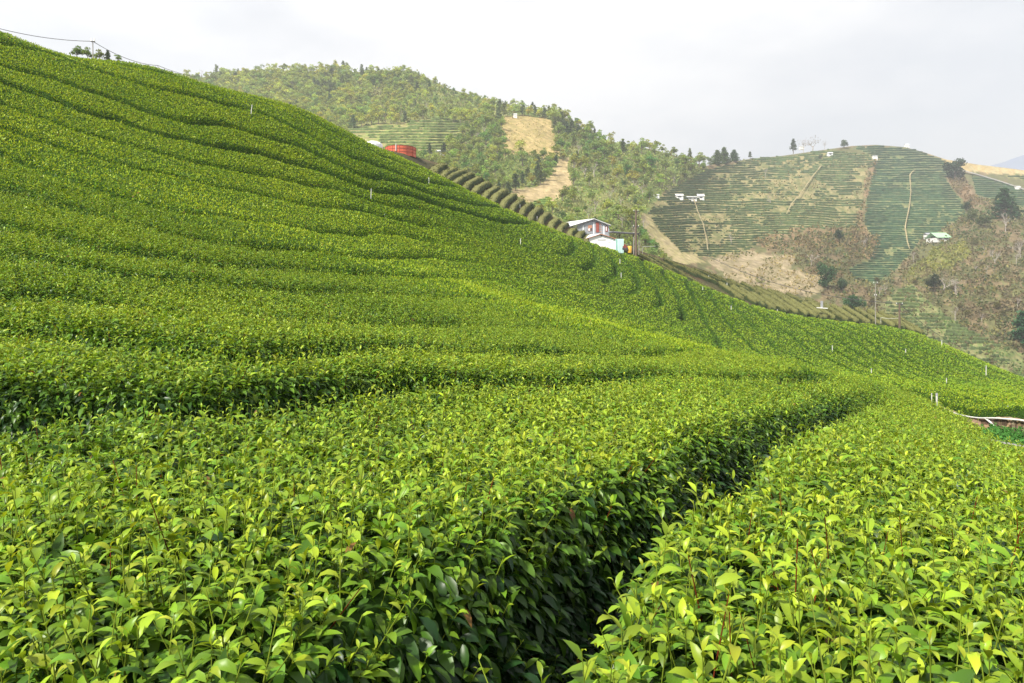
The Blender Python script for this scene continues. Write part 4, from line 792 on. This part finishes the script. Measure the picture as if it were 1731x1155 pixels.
# keep what the near ridge does not hide
SU2=[0]+SU; SV2=[56]+SV
pos=[p for p in pos if p[1]-28<np.interp(p[0],[0,250,500]+SU,[56,112,182]+SV)]
pos.sort(key=lambda p:-p[2]*1-p[1]*.02)
def species(u,v):
    g=fbm(np.array([u*.02]),np.array([v*.03]),55,3)[0]; x=rng.random()
    if 880<u<1010 and v<235: return 'pine' if x<.45 else 'broad'
    if u>940 and v>300: return 'bare' if x<.28 else ('shrub' if x<.45 else 'broad')
    if x<.04: return 'bare'
    if g>.58 and x<.3: return 'pine'
    return 'broad'
TINT=[None,(1.2,1.12,.85),(.7,.85,.9),(1.35,1.15,.9)]
TL={'broad':('green broadleaf tree in the woods on the left far hill','broadleaf trees on the left far hill'),'pine':('dark narrow conifer in the woods on the left far hill','conifers on the left far hill'),'bare':('leafless pale tree on the left far hill','bare trees on the left far hill'),'shrub':('low round shrub on the left far hill','shrubs on the left far hill')}
NI=290; print('trees',len(pos))
def tsize(u,v,kind): 
    s=rng.uniform(15,23) if v<200 else rng.uniform(18,30)
    if kind=='shrub': s*=.55
    if v<skyv(u)+9: s*=rng.uniform(.62,.95)
    if 640<u<840 and v<200: s*=.75
    return s
rest=Bag(); restT=MB()
for i,(u,v,rad) in enumerate(pos):
    kd=species(u,v); hpx=tsize(u,v,kd); ti=TINT[int(rng.choice(4,p=[.45,.28,.17,.10]))] if kd!='bare' else None
    if i<NI: plant(kd,int(rng.integers(9)),u,v,hpx,TL[kd][0],TL[kd][1],tint=ti,wide=rng.uniform(.8,1.15))
    else:
        tm,V,a,c,nv=KIND[kd,int(rng.integers(KIND[kd,0][4]))]; d=float(depth(np.array([u]),np.array([v]))[0]); h=hpx/F*d; an=rng.random()*6.283; ca,sa=math.cos(an),math.sin(an); wd=rng.uniform(.85,1.2)
        W_=V.reshape(-1,3)@np.array([[ca*wd,sa*wd,0],[-sa*wd,ca*wd,0],[0,0,1]])*h+P3(u,v,d); col=c*rng.uniform(.8,1.22)*(np.array(ti) if ti else 1)
        n=len(V); rest.add(W_.reshape(n,-1,3),a,np.zeros((0,4),int),np.clip(col,0,1)); restT.tube([P3(u,v,d)-(0,0,.3),P3(u,v,d)+(0,0,h*.55)],[h*.03,h*.012],4)
fo=rest.make('forest',M['crown'],None,False); fo['kind']='stuff'; fo['label']='dense mixed forest covering the upper left far hill'; t_=restT.make('trunks',M['bark'],fo); t_['kind']='stuff'
# single trees one can point to
ONE=[('dense',1,1614,305,38,'round dark evergreen tree at the end of the tea rows near the right crest',(.42,.62,.75),1.15),('fir',0,1699,370,50,'large dark spreading conifer above the brown scrub at the right edge',(.5,.75,.7),1.25),
('dense',0,1427,252,15,'small round dark bush alone on the hilltop skyline',(.9,.9,.8),.9),('pine',1,1341,258,22,'leaning dark conifer beside bare trees on the right hilltop',(.6,.75,.8),1.0),
('bare',0,1358,256,20,'pale leafless tree next to the leaning conifer on the hilltop',None,1.4),('bare',1,1374,254,22,'wide leafless tree on the skyline between conifer and round bush',None,1.6),('bare',2,1394,251,13,'small thin leafless tree on the skyline left of the round bush',None,1.1),
('fir',2,1212,279,24,'first dark conifer of the small group in the saddle between the hills',(1.2,1.25,1.2),1.3),('fir',3,1224,277,27,'tallest conifer of the small group in the saddle between the hills',(1.15,1.2,1.2),1.1),('fir',0,1241,273,19,'broad conifer at the right end of the saddle group',(1.1,1.2,1.15),1.4),('pine',1,1268,268,11,'tiny conifer right of the saddle group on the skyline',(.7,.8,.9),1.2),('broad',2,1200,282,18,'bushy tree at the left end of the saddle group',(.7,.8,.8),1.1),
('dense',3,1397,489,46,'dark green tree in the scrubby gully above the clipped hedges',(.55,.75,.8),.9),('dense',4,1417,409,20,'dark bush at the top of the rusty scrub below the terraces',(.5,.7,.75),1.0),('shrub',1,1387,269,8,'dark low bush at the upper end of the diagonal footpath',(.5,.6,.7),1.2),
('dense',5,1424,492,22,'dark bush right of the gully tree',(.5,.7,.8),1.),('dense',6,1440,530,30,'dark green bush low in the gully beside the grey pump box',(.6,.85,.8),1.6),('dense',0,1580,494,30,'dark grey-green tree beside bare white branches on the right slope',(.45,.6,.7),1.0),
('bare',3,1596,492,34,'whitish leafless tree beside the dark tree on the right slope',None,1.2),('bare',0,1614,497,34,'second whitish leafless tree on the right slope',None,1.4),('bare',1,1372,448,26,'spreading leafless tree with white limbs above the gully tree',None,1.5),
('fir',1,1729,578,50,'dark conifer cut by the right picture edge',(.5,.85,.8),1.2),('bare',2,1700,392,40,'tall leafless tree right below the large dark conifer',None,.8),('bare',3,1725,436,46,'tall thin leafless tree at the right picture edge',None,.7),('bare',1,1682,450,36,'leafless tree in the brown scrub left of the edge trees',None,.8),
('bare',0,1294,300,18,'bare tree standing among the tea rows of the far right hill',None,1.2),('bare',2,1236,415,24,'bare tree at the foot of the left tea rows',None,1.),('bare',3,1302,345,20,'bare tree in the middle of the patchy tea rows',None,1.),
('broad',1,1090,415,24,'green tree directly behind the utility pole top',(.9,1.,.8),1.1),('broad',2,1068,380,30,'yellow-green tree above the lean-to canopy',(1.2,1.15,.7),1.2),('broad',5,1045,372,30,'green tree above the right eave of the grey shed',(1.,1.,.8),1.1),('bare',1,995,371,26,'pale bare tree rising behind the grey shed roof',None,.9),
('dense',4,1635,358,16,'dark bush at the end of the brown cut below the round evergreen',(.5,.6,.6),1.2),('shrub',2,1640,375,22,'large grey-brown bush at the top of the brown scrub',(1.3,.9,1.1),1.3),('shrub',0,1665,385,24,'greyish bush left of the large dark conifer',(1.2,.9,1.1),1.4)]
for kd,vr,u,v,h,l,ti,wd in ONE: plant(kd,vr,u,v,h,l,None,tint=ti,wide=wd,cat='bush' if kd=='shrub' else 'tree')
for i in range(60):
    u=rng.uniform(1460,1740); v=rng.uniform(400,600)
    if inpoly(np.array([u]),np.array([v]),BR)[0] and not any(inpoly(np.array([u]),np.array([v]),e)[0] for e in (YEL,TERR_,GRN)): plant(['bare','shrub'][i%2],i,u,v,rng.uniform(14,30) if i%2==0 else rng.uniform(9,16),['thin leafless tree in the brown scrub of the right slope','low brownish shrub in the scrub of the right slope'][i%2],['leafless trees in the right scrub','shrubs in the right scrub'][i%2],tint=None if i%2==0 else (1.7,.95,1.0),cat=['tree','bush'][i%2])
# trees peeking over the left skyline
for u,h,kd,l in ((130,18,'broad','round tree top peeking over the left slope beside the slim pole'),(148,15,'broad','thin tree top left of the slim pole on the skyline'),(168,17,'broad','thin tree top right of the slim pole on the skyline'),(182,13,'pine','small dark tree top on the left skyline'),(200,9,'broad','last low tree top on the left skyline')):
    v0=float(np.interp(u,[0,125,250],[55,96,112])); plant(kd,int(u)%3,u,v0+4,h+8,l,None,D=75.,tint=(.8,.85,1.0) if kd!='bare' else None)
# ---------------------------------------------------------------- huts on the far hills
def hut(u,v,wp,hp,label,wallm,roofm,cat='hut',name='hut',roofp=.35,depthm=None,win=0):
    d=float(depth(np.array([u]),np.array([v]))[0])-1.0; b=P3(u,v,d); b[2]+=.7; s=d/F; w_=wp*s; h=hp*s; dp=depthm or w_*.7; t=empty(name,b,label,cat)
    q=MB(); q.box((-w_/2,0,-1.2),(w_/2,dp,h*(1-roofp))); q.make('wall',wallm,t); q=MB(); z=h*(1-roofp); e=.06*w_; hr=h*roofp
    q.slab([(-w_/2-e,-e*2,z+.02),(w_/2+e,-e*2,z+.02),(w_/2+e,dp/2,z+hr),(-w_/2-e,dp/2,z+hr)],(0,0,.12)); q.slab([(-w_/2-e,dp/2,z+hr),(w_/2+e,dp/2,z+hr),(w_/2+e,dp+e,z+.02),(-w_/2-e,dp+e,z+.02)],(0,0,.12)); q.make('roof',roofm,t)
    for k in range(win): q=MB(); x=-w_/2+(k+.5)*w_/win; q.box((x-w_*.16/win*1.4,-.08,z*.25),(x+w_*.16/win*1.4,-.004,z*.75)); q.make('window',M['glass'],t)
    return t
hut(1149,337,12,7,'left white shed of the row standing across the far tea rows',M['white'],M['roof'],'shed','white_shed',.45,win=1)
hut(1167,339,22,5.5,'long low white shed in the middle of the row on the far tea rows',M['white'],M['roof'],'shed','white_shed',.4,win=3)
hut(1185,338,11,8,'right white shed of the row with bright pitched roof on the far tea rows',M['white'],M['roof'],'shed','white_shed',.5,win=1)
hut(1110,334,9,3,'flat white hut left of the row of white sheds',M['white'],M['roof'],roofp=.4)
hut(1595,408,23,13,'house with pale green roof above the yellow-green bank',M['white'],M['green'],'house','green_roofed_house',.72,depthm=9,win=2)
hut(1573,404,13,8,'small white shack with dark roof left of the green-roofed house',M['white'],M['grey'],'shack','white_shack',.4,win=1)
hut(1404,264,8,5.5,'white hut on the hilltop left of centre below the round bush',M['white'],M['roof'],win=1)
hut(1480,270,7,6,'bright white box-shaped hut on the tea rows below the hilltop',M['white'],M['roof'],roofp=.15)
hut(1534,249.5,6,5,'tiny white hut on the skyline right of the hilltop',M['white'],M['roof'])
hut(1356,252,7,4,'low white hut among the bare trees on the hilltop',M['white'],M['roof'])
hut(871,199,6,5,'tiny white hut at the top of the tan clearing on the left hill',M['white'],M['roof'])
hut(742,261,14,5,'white shed half hidden by trees right of the red tank',M['white'],M['roof'],'shed','white_shed',.5)
hut(1722,320,7,4,'small white hut on the road at the right crest',M['white'],M['roof'])

# ================================================================ haze: one closed box of thin air round everything
q=MB(); q.box((-3200,-60,-420),(5200,5600,520)); hm=bpy.data.materials.new('thin_air'); hm.use_nodes=True; hn=hm.node_tree; hn.nodes.clear(); ho=N(hn,'ShaderNodeOutputMaterial'); pv=N(hn,'ShaderNodeVolumePrincipled'); pv.inputs['Color'].default_value=(.93,.96,1,1); pv.inputs['Density'].default_value=.00044; pv.inputs['Anisotropy'].default_value=.2; hn.links.new(pv.outputs[0],ho.inputs[1])
hz_=q.make('haze',hm); hz_['kind']='stuff'; hz_['label']='thin pale haze in the valley air'
